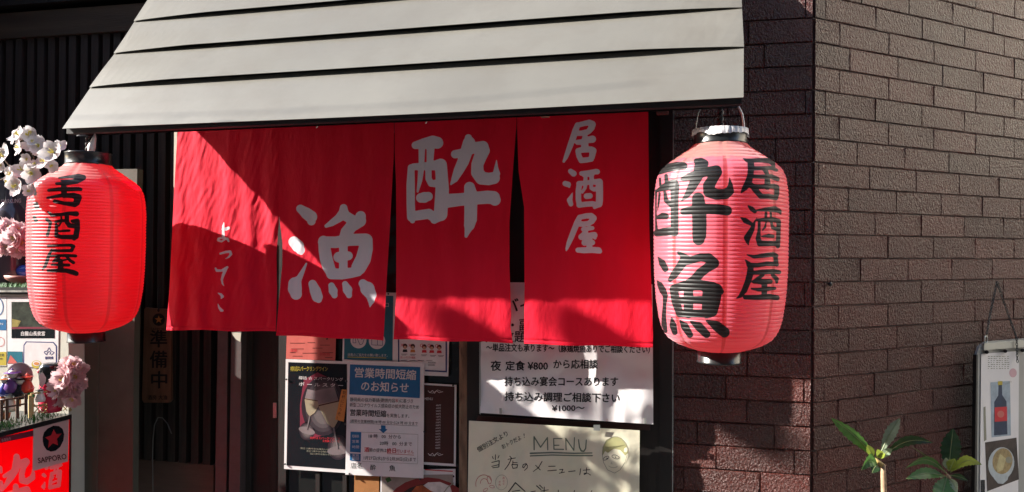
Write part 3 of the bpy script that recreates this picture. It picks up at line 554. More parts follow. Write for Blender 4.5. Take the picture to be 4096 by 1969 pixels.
B = strokes(1860, 1660, 4.019, [[(490,640,6),(488,720,7)], [(440,670,6),(455,705,6)], [(548,655,6),(530,695,6)], [(430,765,6),(550,735,7)], [(550,740,7),(545,830,7)], [(430,828,6),(545,800,6)], [(445,850,6),(545,838,6)],
 [(720,665,7),(750,700,6)], [(690,715,6),(810,692,6)], [(740,715,7),(700,800,7),(640,880,6)], [(770,740,6),(768,790,6)], [(770,765,5),(840,768,5)], [(752,800,6),(770,860,6)], [(752,800,6),(845,800,6)], [(845,800,6),(835,850,6)], [(770,860,6),(835,850,6)],
 [(990,785,6),(945,850,6),(925,840,6),(935,800,6),(975,785,6),(1003,810,6),(1000,850,6),(955,895,5)], [(1238,750,7),(1180,850,7),(1095,912,5)], [(1135,810,6),(1210,885,7)], [(1345,828,6),(1450,825,6)], [(1330,900,6),(1470,888,7)],
 [(1520,880,6),(1575,875,6),(1550,930,6)], [(1515,938,6),(1600,920,6)], [(1665,912,6),(1770,900,7)], [(1860,865,6),(1845,965,6)], [(1900,890,6),(2005,880,6)], [(1955,850,6),(1950,945,6),(1915,960,6),(1915,940,6),(1965,935,5),(2020,968,6)],
 [(810,1090,9),(700,1238,9)], [(810,1090,9),(965,1230,8)], [(760,1230,6),(880,1212,7)], [(1150,1140,8),(1220,1200,8)], [(1200,1130,8),(1250,1180,6)], [(1060,1238,7),(1130,1225,7)], [(1275,1160,7),(1270,1260,7)], [(1220,1225,6),(1340,1205,6)], [(1500,1210,7),(1500,1260,7)], [(1760,1215,7),(1750,1260,7)], [(2040,1215,6),(2020,1260,6)]])
stroke_print('lettering', D3, B, (1955, 1810, 2375, 1980), INK, t, .0115, 1.2, H3)
p.text('個別注文より', 1914, 1809, 24, INK, wd=138, ang=-.52, bold=.004); p.text('おトクだよ', 2010, 1797, 22, INK, wd=86, ang=-.48, bold=.004); p.text('!', 2094, 1752, 26, INK, ang=-.1)
def oval(p, cx, cy, rx, ry, wd, m, ang=0, a0=0, a1=2*math.pi, n=22, lift=1):
    ca, sa = math.cos(ang), math.sin(ang); p.line([(cx+rx*math.cos(q)*ca-ry*math.sin(q)*sa, cy+rx*math.cos(q)*sa+ry*math.sin(q)*ca) for q in [a0+(a1-a0)*k/n for k in range(n+1)]], wd, m, lift=lift)
# pencil face, right
HAIRP = ink('pale_olive_pencil', (.3, .29, .14))
p.poly([(2409, 1826), (2410, 1790), (2425, 1760), (2455, 1746), (2485, 1752), (2505, 1780), (2512, 1812), (2500, 1822), (2480, 1800), (2455, 1795), (2432, 1812), (2420, 1805)], HAIRP, lift=0)
oval(p, 2461, 1815, 52, 68, 2, INKGR, 0, math.pi*.95, math.pi*2.05); p.line([(2409, 1820), (2414, 1850), (2430, 1880), (2458, 1893), (2480, 1880), (2500, 1850), (2508, 1822)], 2, INKGR, lift=2)
oval(p, 2424, 1833, 13, 6, 2, INK, -.5); oval(p, 2462, 1828, 15, 7, 2, INK, .3); p.disc(2428, 1834, 2.5, INK, lift=3); p.disc(2462, 1829, 2.5, INK, lift=3)
oval(p, 2452, 1862, 18, 9, 1.6, INKGR, .1, .2, math.pi*.9); p.line([(2448, 1848), (2444, 1856), (2452, 1856)], 1.2, INKGR, lift=3)
for q in range(3): oval(p, 2428+q*22, 1795-q*3, 12, 14, 1.6, INKGR, -.2, math.pi, 2*math.pi, 10)
oval(p, 1935, 1936, 32, 36, 1.8, INKR, 0, math.pi*.9, math.pi*1.9); oval(p, 1937, 1935, 16, 20, 1.6, INKR, 0, math.pi, 2*math.pi, 10); oval(p, 1957, 1920, 8, 16, 1.6, INKR, -.2); oval(p, 1968, 1947, 10, 5, 1.5, INKR, .2); oval(p, 1942, 1960, 10, 5, 1.5, INKR, -.6)
oval(p, 2006, 1930, 24, 30, 1.2, INKGR, .1); p.vtext('おとく', 2009, 1916, 11, 12, INKR); p.vtext('だね!', 1994, 1932, 10, 11, INKR)
p.done()
slab('tape', D3, [(2374, 1700), (2400, 1700), (2400, 1724), (2374, 1722)], .001, CHROME, t, off=.019)

# ---------------------------------------------------------------- brick walls
def brick_mesh(L_, H_, seed):
    rnd = random.Random(seed); j = lambda: rnd.uniform(-.0012, .0012); c = .0022; z = .005
    o = [(0, 0), (L_, 0), (L_, H_), (0, H_)]; i_ = [(c, c), (L_-c, c), (L_-c, H_-c), (c, H_-c)]
    v = [(x+j(), 0, y+j()) for x, y in o] + [(x+j(), -z*.6, y+j()) for x, y in o] + [(x+j(), -z+j()*.6, y+j()) for x, y in i_]
    f = [(8, 9, 10, 11)] + [(a+k, a+(k+1) % 4, a+4+(k+1) % 4, a+4+k) for a in (0, 4) for k in range(4)]
    m = mesh('brick', v, f); m.materials.append(BRICK); return m
BH, BL = .0718, .2263
VAR = [brick_mesh(BL-.0022, BH-.0027, s) for s in range(6)]
def brickwork(parent, origin, ang, s0, s1, z0, rows, firsts):
    n = 0
    for r_ in range(rows):
        z = z0 + r_*BH; off = firsts[r_ % len(firsts)]; s = off - BL*math.ceil((off-s0)/BL)
        while s < s1-.01:
            a, b = max(s, s0), min(s+BL, s1)
            if b-a > .009:
                o = link('brick', VAR[(r_*7+n) % 6], None, None); o.scale = ((b-a-.0022)/(BL-.0022), 1, 1)
                o.location = (origin[0]+math.cos(ang)*(a+.0011), origin[1]+math.sin(ang)*(a+.0011), z+.00135); o.rotation_euler = (0, 0, ang)
                o.parent = parent; o.matrix_parent_inverse = parent.matrix_world.inverted(); n += 1
            s += BL
    return n
FI = [.108, .046, .206, .108, .046, .148, .019, .188, .108, .046, .108, .153]
Z0 = 1.533-14*BH
bw = thing('brick_wall', (-.21, 0, 0), 'narrow dark brown brick pillar behind the right lantern', 'brick wall')
MB().box((-.435, -.12, 0), (-.0173, .3, 3.4)).build('mortar_backing', MORTAR, bw)
brickwork(bw, (0, -.1205), 0, -.433, -.0184, Z0, 30, [x-.31 for x in FI])
bw2 = thing('brick_wall', (.6, .5, 0), 'long brown stippled brick wall turning back at the right corner', 'brick wall')
o = obj('mortar_backing', [tuple(COR+q) for q in (0*_up, WALLD*4.5, WALLD*4.5-WALLN*.2, -WALLN*.2, _up*3.4, WALLD*4.5+_up*3.4, WALLD*4.5-WALLN*.2+_up*3.4, -WALLN*.2+_up*3.4)],
        [(3,2,1,0),(4,5,6,7),(0,1,5,4),(1,2,6,5),(2,3,7,6),(3,0,4,7)], MORTAR, bw2)
brickwork(bw2, COR+WALLN*.0005, math.radians(41.3), .002, 2.05, Z0, 30, FI)

# ---------------------------------------------------------------- pent roof (awning) of grey sheet boards
aw = thing('pent_roof', (-1.3, -.45, 2.0), 'grey metal pent roof of overlapping boards above the red curtain', 'awning')
rows = [((250, 516), (2974, 391.5), -.5), ((358, 351), (2976, 188), -.386), ((455, 215), (2968, 30.6), -.276), ((535, 86), (2962, -118), -.177), ((612, -40), (2956, -250), -.085), ((680, -150), (2950, -360), 0.)]
edge = [(Fy(Y).P(*a), Fy(Y).P(*b)) for a, b, Y in rows]
for k in range(1, 6):   # straighten the left end to one plane
    pass
nrm = Vector((0, -1.31, 1)).normalized(); nrm = np.array(nrm)
NX = 60
for k in range(len(rows)-1):
    (l0, r0), (l1, r1) = edge[k], edge[k+1]; vs = []
    upd = (l1-l0); upd = upd/np.linalg.norm(upd)
    for i in range(NX+1):
        u = i/NX; e = 1.0 if k == 0 else min(1, 7*u, 7*(1-u))**.7; wob = .0006*math.sin(u*9+k)
        lift = (.0015 if k == 0 else .0135*e + .0012) + wob
        a = l0*(1-u)+r0*u; b = l1*(1-u)+r1*u; sag = np.array([0, 0, -.004*math.sin(math.pi*u)])
        top = b + upd*.012 - nrm*.003; low = a + nrm*lift + sag*(k == 0)
        mid = (low*.5+top*.5) + nrm*.0015*math.sin(u*5+k*2)
        vs += [low, mid, top, top-nrm*.0015, low-nrm*.0015]
    fs = []
    for i in range(NX):
        A_, B_ = i*5, (i+1)*5; fs += [(A_+q, B_+q, B_+(q+1) % 5, A_+(q+1) % 5) for q in range(5)]
    fs += [(0, 1, 2, 3, 4), tuple(NX*5+q for q in (4, 3, 2, 1, 0))]
    o = obj('board', vs, fs, AWN, aw)
    for pl_ in o.data.polygons: pl_.use_smooth = False
l0, r0 = edge[0]; l5, r5 = edge[-1]
bk = -nrm*.03
obj('backing', [l0+bk+np.array([.012, .02, .0]), r0+bk+np.array([-.012, .02, 0]), r5+bk+np.array([-.012, 0, 0]), l5+bk+np.array([.012, 0, 0])], [(0, 1, 2, 3)], AWNU, aw)
def beam(name, a, b, w_, h_, m, par):   # bar running from a to b, w_ deep (y), h_ tall (z)
    v = []
    for p_ in (a, b): v += [(p_[0], p_[1], p_[2]), (p_[0], p_[1]+w_, p_[2]), (p_[0], p_[1]+w_, p_[2]-h_), (p_[0], p_[1], p_[2]-h_)]
    return obj(name, v, [(0,1,2,3),(7,6,5,4),(0,4,5,1),(1,5,6,2),(2,6,7,3),(3,7,4,0)], m, par)
beam('fascia', l0+np.array([.004, .012, .004]), r0+np.array([-.004, .012, .004]), .03, .018, AWNU, aw)
beam('bracket', Fy(-.4).P(2160, 446), Fy(-.4).P(2190, 444), .03, .014, RAWW, aw)
beam('bracket', Fy(-.3).P(2625, 430), Fy(-.3).P(2672, 428), .03, .018, mat('reddish_bracket_wood', (.12, .05, .045), .6), aw)
for px_, py_ in ((1268, 498), (1705, 480)): MB().tube([Fy(-.45).P(px_, py_-8), Fy(-.45).P(px_+2, py_+8), Fy(-.45).P(px_-3, py_+14)], .0016, 6).build('hook', METAL, aw)

# ---------------------------------------------------------------- noren curtain
def noren_mat():
    m = bpy.data.materials.new('red_cotton_cloth'); m.use_nodes = True; nt = m.node_tree; L = nt.links; p = nt.nodes['Principled BSDF']
    tc = N(nt, 'ShaderNodeTexCoord'); at = N(nt, 'ShaderNodeAttribute', attribute_name='ink')
    n1 = N(nt, 'ShaderNodeTexNoise', i_Scale=5., i_Detail=5.); mp = N(nt, 'ShaderNodeMapping'); mp.inputs['Scale'].default_value = (2.5, 2.5, .7)
    L.new(tc.outputs['Object'], mp.inputs[0]); L.new(mp.outputs[0], n1.inputs['Vector'])
    red = ramp(nt, n1.outputs[0], [(.3, (.84, .003, .026)), (.7, (.92, .004, .036))])
    wh = ramp(nt, n1.outputs[0], [(.3, (.82, .79, .84)), (.7, (.87, .83, .88))])
    mr = N(nt, 'ShaderNodeMapRange'); mr.inputs['From Min'].default_value = -.35; mr.inputs['From Max'].default_value = .35; mr.inputs['To Min'].default_value = 1; mr.inputs['To Max'].default_value = 0
    L.new(at.outputs['Fac'], mr.inputs[0])
    mx = N(nt, 'ShaderNodeMix', data_type='RGBA'); L.new(mr.outputs[0], mx.inputs[0]); L.new(red.outputs[0], mx.inputs[6]); L.new(wh.outputs[0], mx.inputs[7])
    L.new(mx.outputs[2], p.inputs['Base Color']); p.inputs['Roughness'].default_value = .75; p.inputs['Specular IOR Level'].default_value = .25
    p.inputs['Sheen Weight'].default_value = 1.; p.inputs['Sheen Roughness'].default_value = .4; p.inputs['Sheen Tint'].default_value = (1, .42, .6, 1)
    wv = N(nt, 'ShaderNodeTexNoise', i_Scale=900., i_Detail=1.); L.new(tc.outputs['Object'], wv.inputs['Vector'])
    n2 = N(nt, 'ShaderNodeTexNoise', i_Scale=60., i_Detail=5., i_Roughness=.65); mp2 = N(nt, 'ShaderNodeMapping'); mp2.inputs['Scale'].default_value = (1.6, 1, .55); L.new(tc.outputs['Object'], mp2.inputs[0]); L.new(mp2.outputs[0], n2.inputs['Vector'])
    b1 = N(nt, 'ShaderNodeBump', i_Strength=.35, i_Distance=.0006); L.new(wv.outputs[0], b1.inputs['Height'])
    b2 = N(nt, 'ShaderNodeBump', i_Strength=.6, i_Distance=.0018); L.new(n2.outputs[0], b2.inputs['Height']); L.new(b1.outputs[0], b2.inputs['Normal']); L.new(b2.outputs[0], p.inputs['Normal'])
    tr = N(nt, 'ShaderNodeBsdfTranslucent'); L.new(mx.outputs[2], tr.inputs[0]); L.new(b2.outputs[0], tr.inputs['Normal'])
    ms = N(nt, 'ShaderNodeMixShader'); ms.inputs[0].default_value = .22; L.new(p.outputs[0], ms.inputs[1]); L.new(tr.outputs[0], ms.inputs[2]); L.new(ms.outputs[0], nt.nodes['Material Output'].inputs[0])
    return m
NM = noren_mat(); NY = -.24
nr = thing('noren_curtain', (-1.3, NY, 2.05), 'red split curtain of four cloth panels with large white brushed characters', 'curtain')
PAN = [
 ([(711,470),(711,512),(700,700),(690,900),(678,1150),(665,1320)], [(1116,450),(1117,860),(1106,1021),(1108,1150),(1103,1327)], G_YOT, .0022, 1),
 ([(1115.6,450),(1116.2,860),(1130,975),(1129,1060),(1116,1200),(1104,1341)], [(1576,430),(1576,600),(1569,740),(1557,957),(1545,1155),(1534,1362)], G_RYO, .0013, 2),
 ([(1578,430),(1578,600),(1584,734),(1585,960),(1584,1195),(1574,1358)], [(2066,410),(2066,500),(2054,652),(2038,890),(2038,1065),(2045,1264),(2042,1310),(2052,1372)], G_SUI, .0009, 3),
 ([(2068,410),(2068,500),(2074,684),(2096,827),(2098,1145),(2096,1377)], [(2591,395),(2593,425),(2597,906),(2612,1334),(2611,1389)], G_I+G_SHU+G_YA, .0009, 4)]
for Lc, Rc, sts, amp, sd in PAN:
    ny, nx = 290, 150; lx, ly = zip(*Lc); rx, ry = zip(*Rc); vs = []; PX = []; PY = []
    for j in range(ny+1):
        v = j/ny; yl = ly[0]+(ly[-1]-ly[0])*v; yr = ry[0]+(ry[-1]-ry[0])*v; xl = np.interp(yl, ly, lx); xr = np.interp(yr, ry, rx)
        for i in range(nx+1):
            u = i/nx; x = xl+(xr-xl)*u; y = yl+(yr-yl)*u + 2.0*math.sin(u*11+sd)*v*(v > .97)
            q = Fy(NY).P(x, y); X, Z = q[0], q[2]
            d = amp*(1.0*noise.noise(Vector((X*16, Z*1.1, sd*3.1))) + .8*math.sin(X*70+2*noise.noise(Vector((X*3, Z*2, sd)))))*min(1, .35+v*1.2)
            d += amp*1.6*noise.noise(Vector((X*26+Z*5, Z*7-X*4, sd*7.7)))*(.3+.7*v)
            d += amp*.5*noise.noise(Vector((X*70-Z*22, Z*24, sd*5.)))
            d += (.012*math.exp(-u*nx/9.) + .012*math.exp(-(1-u)*nx/9.))*(.15+v*.9)*(.3 if sd > 2 else .06)
            d += .0022*math.exp(-((v-.985)/.004)**2)
            s_ = NY + d
            vs.append(Fy(s_).P(x, y)); PX.append(x); PY.append(y)
    m = mesh('cloth_panel', vs, [(j*(nx+1)+i, j*(nx+1)+i+1, (j+1)*(nx+1)+i+1, (j+1)*(nx+1)+i) for j in range(ny) for i in range(nx)], True)
    add_attr(m, 'ink', sdf(np.array(PX), np.array(PY), sts)); link('cloth_panel', m, NM, nr)
MB().tube([(-2.14, NY+.012, 2.048), (-.44, NY+.012, 2.07)], .009, 10).build('rod', BLACKW, nr)

# ---------------------------------------------------------------- paper lanterns
def lantern_mat(nm, b0, b1, inkg):
    m = bpy.data.materials.new(nm); m.use_nodes = True; nt = m.node_tree; L = nt.links; p = nt.nodes['Principled BSDF']
    tc = N(nt, 'ShaderNodeTexCoord')
    at = N(nt, 'ShaderNodeAttribute', attribute_name='ink'); sm = N(nt, 'ShaderNodeAttribute', attribute_name='seam'); pe = N(nt, 'ShaderNodeAttribute', attribute_name='peel')
    n1 = N(nt, 'ShaderNodeTexNoise', i_Scale=14., i_Detail=6.); L.new(tc.outputs['Object'], n1.inputs['Vector'])
    base = ramp(nt, n1.outputs[0], [(.3, b0), (.7, b1)])
    def mixc(fac, a, bcol):
        mx = N(nt, 'ShaderNodeMix', data_type='RGBA'); L.new(fac, mx.inputs[0]); L.new(a, mx.inputs[6])
        if isinstance(bcol, tuple): mx.inputs[7].default_value = (*bcol, 1)
        else: L.new(bcol, mx.inputs[7])
        return mx.outputs[2]
    c = mixc(sm.outputs['Fac'], base.outputs[0], (.5, .012, .03))
    mp = N(nt, 'ShaderNodeMapping'); mp.inputs['Scale'].default_value = (1, 1, 3.5); L.new(tc.outputs['Object'], mp.inputs[0])
    n2 = N(nt, 'ShaderNodeTexNoise', i_Scale=16., i_Detail=7., i_Roughness=.75); L.new(mp.outputs[0], n2.inputs['Vector'])
    ad = N(nt, 'ShaderNodeMath', operation='ADD'); L.new(n2.outputs[0], ad.inputs[0]); L.new(pe.outputs['Fac'], ad.inputs[1])
    pk = ramp(nt, ad.outputs[0], [(.98, (0, 0, 0)), (1.0, (1, 1, 1))]) 
    pk.color_ramp.elements[0].position = .86; pk.color_ramp.elements[1].position = .9
    c = mixc(pk.outputs[0], c, (.55, .33, .27))
    mr = N(nt, 'ShaderNodeMapRange'); mr.inputs['From Min'].default_value = -.5+inkg*2; mr.inputs['From Max'].default_value = .5+inkg*2; mr.inputs['To Min'].default_value = 1; mr.inputs['To Max'].default_value = 0
    L.new(at.outputs['Fac'], mr.inputs[0]); inkf = mr.outputs[0]
    c = mixc(inkf, c, (.008, .009, .009)); L.new(c, p.inputs['Base Color'])
    for nm_, a_, b_ in (('Sheen Weight', .5+.4*(inkg < 0), .05), ('Coat Weight', .65+.25*(inkg < 0), .45), ('Specular IOR Level', 1., .5)):
        q = N(nt, 'ShaderNodeMapRange'); q.inputs['To Min'].default_value = a_; q.inputs['To Max'].default_value = b_; L.new(inkf, q.inputs[0]); L.new(q.outputs[0], p.inputs[nm_])
    p.inputs['Roughness'].default_value = .5; p.inputs['Specular IOR Level'].default_value = 1.; p.inputs['Coat Weight'].default_value = 1.; p.inputs['Coat Roughness'].default_value = .47; p.inputs['Sheen Weight'].default_value = .8; p.inputs['Sheen Roughness'].default_value = .5; p.inputs['Sheen Tint'].default_value = (1, .7, .78, 1); p.inputs['Coat IOR'].default_value = 1.7
    n3 = N(nt, 'ShaderNodeTexNoise', i_Scale=110., i_Detail=4.); L.new(tc.outputs['Object'], n3.inputs['Vector'])
    n4 = N(nt, 'ShaderNodeMath', operation='MULTIPLY_ADD'); L.new(pk.outputs[0], n4.inputs[0]); n4.inputs[1].default_value = 1.2; L.new(n3.outputs[0], n4.inputs[2])
    bp = N(nt, 'ShaderNodeBump', i_Strength=.5, i_Distance=.0012); L.new(n4.outputs[0], bp.inputs['Height']); L.new(bp.outputs[0], p.inputs['Normal'])
    tr = N(nt, 'ShaderNodeBsdfTranslucent')
    tcx = mixc(sm.outputs['Fac'], ramp(nt, n1.outputs[0], [(.3, (.8, .0006, .01)), (.7, (.84, .001, .014))]).outputs[0], (.62, .002, .01)); tcx = mixc(inkf, tcx, (.01, .01, .01)); L.new(tcx, tr.inputs[0])
    ms = N(nt, 'ShaderNodeMixShader'); ms.inputs[0].default_value = .62
    L.new(p.outputs[0], ms.inputs[1]); L.new(tr.outputs[0], ms.inputs[2]); L.new(ms.outputs[0], nt.nodes['Material Output'].inputs[0])
    return m
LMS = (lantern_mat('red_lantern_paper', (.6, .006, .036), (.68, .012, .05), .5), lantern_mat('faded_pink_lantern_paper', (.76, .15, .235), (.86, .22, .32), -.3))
PROF = [(577,106),(586,112),(600,130),(616,155),(632,178),(656,214),(684,243),(716,258),(763,266),(827,270),(984,269),(1100,266),(1200,258),(1270,247),(1310,235),(1335,222),(1355,205),(1375,172),(1389,135),(1397,105),(1403,88)]
def lantern(name, cx, cy, ztop, zbot, Rm, sts, seam0, label, grp, hood, flip):
    """ztop, zbot: the paper body's ends"""
    root = thing(name, (cx, cy, zbot), label, 'lantern', grp)
    py = np.array([a for a, b in PROF]); pr_ = np.array([b for a, b in PROF])/270.*Rm; NR, SUB, NA = 54, 6, 384
    n = NR*SUB; T = np.linspace(0, 1, n+1); prof = np.interp(577+T*826, py, pr_)
    ph = (T*NR) % 1.0; ph[np.abs(ph-1) < 1e-6] = 0
    bul = .0021*np.sqrt(np.maximum(0, 1-(2*ph-1)**2))
    A_ = np.linspace(0, 2*math.pi, NA, endpoint=False)
    z = ztop + (zbot-ztop)*T
    seamd = np.abs(((A_-seam0+math.pi/8) % (math.pi/4)) - math.pi/8)            # 8 seams
    V = np.zeros((n+1, NA, 3))
    for i in range(n+1):
        pn = np.clip(seamd/.12, 0, 1)
        jit = np.array([noise.noise(Vector((math.cos(a)*3, math.sin(a)*3, z[i]*22+cx))) for a in A_[::8]]); jit = np.interp(np.arange(NA), np.arange(0, NA+8, 8), np.append(jit, jit[0]))
        r = prof[i] + bul[i]*(.35+.65*pn) + .0007*jit - .0012*(1-pn)
        V[i, :, 0] = cx+r*np.cos(A_); V[i, :, 1] = cy+r*np.sin(A_); V[i, :, 2] = z[i] + .0008*jit
    vs = V.reshape(-1, 3); idx = lambda i, k: i*NA+(k % NA)
    fs = [(idx(i, k), idx(i+1, k), idx(i+1, k+1), idx(i, k+1)) for i in range(n) for k in range(NA)]
    m = mesh('paper_body', vs, fs, True)
    v = vs-CAM; zz = v@F; X = 2048+FPX*(v@R)/zz; Y = 984.5-FPX*(v@U)/zz
    nd = np.tile(np.stack([np.cos(A_), np.sin(A_)], 1), (n+1, 1)); face = -(nd[:, 0]*v[:, 0]+nd[:, 1]*v[:, 1]) > 0
    ik = sdf(X, Y, sts); ik[~face] = 60; add_attr(m, 'ink', ik)
    add_attr(m, 'seam', np.tile(np.clip((.034-seamd)/.008, 0, 1), n+1)*np.repeat(T > .06, NA))
    add_attr(m, 'peel', np.repeat(np.interp(T, [0, .07, .10, .13, 1], [.62, .5, .35, .05, 0]), NA))
    link('paper_body', m, LMS[hood], root)
    rt = prof[0]*1.0; hr = .038
    b = MB().lathe((cx, cy, ztop), [(rt*.90, -.002), (rt*1.02, -.002), (rt*1.04, .002), (rt*1.02, .004), (rt*1.02, hr-.004), (rt*1.05, hr-.002), (rt*1.03, hr), (rt*.96, hr), (rt*.95, 0)], 48); b.build('top_ring', BLKM, root, True)
    rb = prof[-1]; b = MB().lathe((cx, cy, zbot), [(rb*.93, .004), (rb*1.0, .002), (rb*1.0, -.028), (rb*1.04, -.031), (rb*.97, -.033), (rb*.9, -.03), (rb*.9, 0)], 48); b.build('bottom_ring', BLKM, root, True)
    b = MB().lathe((cx, cy, ztop), [(0, .0), (rt*.96, .001)], 24)
    if hood:
        vs = []; na = 96
        for k in range(na):
            a = 2*math.pi*k/na; q = noise.noise(Vector((math.cos(a)*2.4, math.sin(a)*2.4, 5.)))*.009 + noise.noise(Vector((math.cos(a)*7, math.sin(a)*7, 1.)))*.004
            ro = rt*1.055 + .0015*math.sin(k*2.1)
            vs += [(cx+(rt*.93)*math.cos(a), cy+(rt*.93)*math.sin(a), ztop+hr+.001), (cx+ro*math.cos(a), cy+ro*math.sin(a), ztop+hr+.0015), (cx+(ro+.0015)*math.cos(a), cy+(ro+.0015)*math.sin(a), ztop+hr-.017+q)]
        obj('paper_hood', vs, [(3*k+q, 3*((k+1) % na)+q, 3*((k+1) % na)+q+1, 3*k+q+1) for k in range(na) for q in (0, 1)], PAPER, root, True)
    # bail wire standing over the top ring
    dv = np.array([math.cos(YAW+hood*.2), math.sin(YAW+hood*.2), 0.]); hx = rt*1.0
    if hood:
        pts = [(-1, .0), (-1.0, .03), (-.93, .055), (-.75, .078), (-.45, .095), (-.06, .108), (.06, .108), (.45, .096), (.72, .085), (.92, .06), (1.0, .03), (1.02, 0)]
        MB().tube([np.array([cx, cy, ztop+hr-.012]) + dv*a*hx + _up*b_ for a, b_ in pts], .0014, 6).build('bail_wire', METAL, root, True)
        MB().tube([np.array([cx, cy, ztop+hr-.012]) + dv*a*hx + _up*b_ for a, b_ in pts[8:]], .0032, 6).build('bail_sleeve', mat('white_sleeve', (.7, .68, .66), .4), root, True)
    else:
        c0 = np.array([cx+.025, cy-.02, ztop+hr]); MB().tube([c0+dv*a+_up*b_ for a, b_ in ((0, -.01), (.004, .02), (.012, .045), (.014, .06))], [.009, .012, .006, .002], 8).build('hook_sleeve', mat('white_sleeve', (.7, .68, .66), .4), root, True)
    # twisted cord
    zt = 2.03
    for s_ in (0, 1):
        pts = []; k = 0; zc = ztop+hr-.02
        while zc < zt: pts.append((cx+.0055*math.cos(zc*190+s_*math.pi), cy+.0055*math.sin(zc*190+s_*math.pi), zc)); zc += .004
        MB().tube(pts, .0048, 6).build('hanging_cord', mat('speckled_black_cord', (.03, .03, .03), .5, .5, .9, 260, .6, 300, .002), root, True)
    return root
zpx = lambda y: 1.94-(y-540)*(1.94-1.335)/890
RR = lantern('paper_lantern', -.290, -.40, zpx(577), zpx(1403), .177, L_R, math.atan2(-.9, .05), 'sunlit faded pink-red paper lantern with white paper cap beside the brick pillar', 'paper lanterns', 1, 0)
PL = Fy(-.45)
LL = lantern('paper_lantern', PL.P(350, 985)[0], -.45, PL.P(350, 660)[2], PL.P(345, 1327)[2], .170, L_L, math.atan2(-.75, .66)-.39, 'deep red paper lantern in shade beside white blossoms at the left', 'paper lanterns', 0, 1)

# ---------------------------------------------------------------- display cabinet at the left
CY = -.275; CB = Fy(CY)
PALE = mat('pale_cabinet_board', (.5, .49, .42), .5, .4, .08, 4, .1)
cab = thing('display_cabinet', CB.P(100, 1600), 'pale display cabinet with papers on its front at the left edge', 'cabinet')
slab('front_panel', CB, [(-300, 1178), (266, 1178), (274, 1400), (274, 2150), (-300, 2150)], .2, PALE, cab)
slab('shelf', CB, [(-300, 1148), (262, 1152), (262, 1176), (-300, 1174)], .2, mat('dark_shelf_edge', (.03, .03, .028), .4), cab, off=.01)
slab('band', CB, [(-300, 1160), (262, 1163), (262, 1170), (-300, 1168)], .003, mat('patterned_band', (.25, .24, .22), .4, .5, .8, 30), cab, off=.014)
slab('back_panel', Fy(-.1), [(-300, 700), (225, 715), (225, 1150), (-300, 1150)], .03, mat('dim_cabinet_back', (.16, .15, .15), .5, .4, .5, 14), cab)
slab('side_panel', Fy(-.13), [(205, 700), (232, 712), (232, 1150), (210, 1150)], .02, mat('brown_frame_wood', (.18, .09, .05), .5, .4, .2), cab)
t = sheet('notice', CB, [(28, 1190), (236, 1190), (232, 1470), (30, 1470)], PAPER, 'white poster with dark forest photo and an inset white card on the cabinet', 'poster', off=.002)
p = Print(CB, t, .0024); p.poly([(46, 1208), (150, 1208), (218, 1300), (218, 1354), (46, 1351)], mat('printed_forest', (.03, .035, .025), .4, .3, .8, 30, 0)); p.poly([(150, 1208), (218, 1208), (218, 1300)], mat('printed_forest', (.03, .035, .025)))
p.poly([(48, 1276), (84, 1284), (70, 1310), (48, 1308)], mat('printed_lamp_light', (.25, .2, .06), .4, .3, .5, 30, 0), lift=1); p.rect(46, 1308, 200, 1316, INKM, lift=1); p.rect(46, 1318, 218, 1353, INKBK, lift=1.2)
p.text('白龍山長泉宮', 82, 1342, 19, INKW, wd=98, lift=3, bold=.03)
p.poly([(94, 1380), (104, 1366), (214, 1368), (228, 1384), (228, 1468), (92, 1468)], INKN); p.poly([(98, 1382), (107, 1370), (212, 1372), (223, 1386), (223, 1468), (97, 1468)], INKW, lift=1)
p.poly([(30, 1406), (90, 1407), (90, 1456), (30, 1455)], INKT, lift=.5); p.poly([(30, 1454), (42, 1420), (72, 1455)], INKP, lift=1.5)
# mountain emblem
p.line([(176, 1408), (190, 1404), (195, 1392), (198, 1392), (203, 1404), (217, 1410), (205, 1421)], 3, INKN, lift=2); p.line([(176, 1410), (186, 1420), (190, 1410), (198, 1406), (203, 1412), (198, 1418)], 3, INKN, lift=2.4); p.text('静岡県', 180, 1437, 13, INKN, wd=34, bold=.02, lift=2)
p.disc(146, 1458, 20, INKY, ry=16, lift=2); p.disc(146, 1454, 15, INKW, ry=10, lift=3); p.disc(146, 1455, 11, INKO, ry=6, lift=4); p.done()
t = sheet('notice', CB, [(-60, 1188), (26, 1188), (26, 1465), (-60, 1465)], PAPER, 'narrow column of blue white and yellow cards at the left edge', 'notice', off=.002)
p = Print(CB, t, .0024); p.poly([(-60, 1278), (25, 1278), (25, 1322), (-60, 1320)], INKB); oval(p, -8, 1228, 20, 34, 3, INKB); p.poly([(-60, 1408), (25, 1408), (25, 1462), (-60, 1462)], INKY); oval(p, 2, 1368, 15, 18, 2, INKP); p.text('店営業', -20, 1425, 12, INK, wd=36, lift=2); p.rect(-20, 1434, 10, 1437, INK, lift=2); p.text('OPEN', -30, 1300, 12, INKW, wd=42, lift=2); p.done()

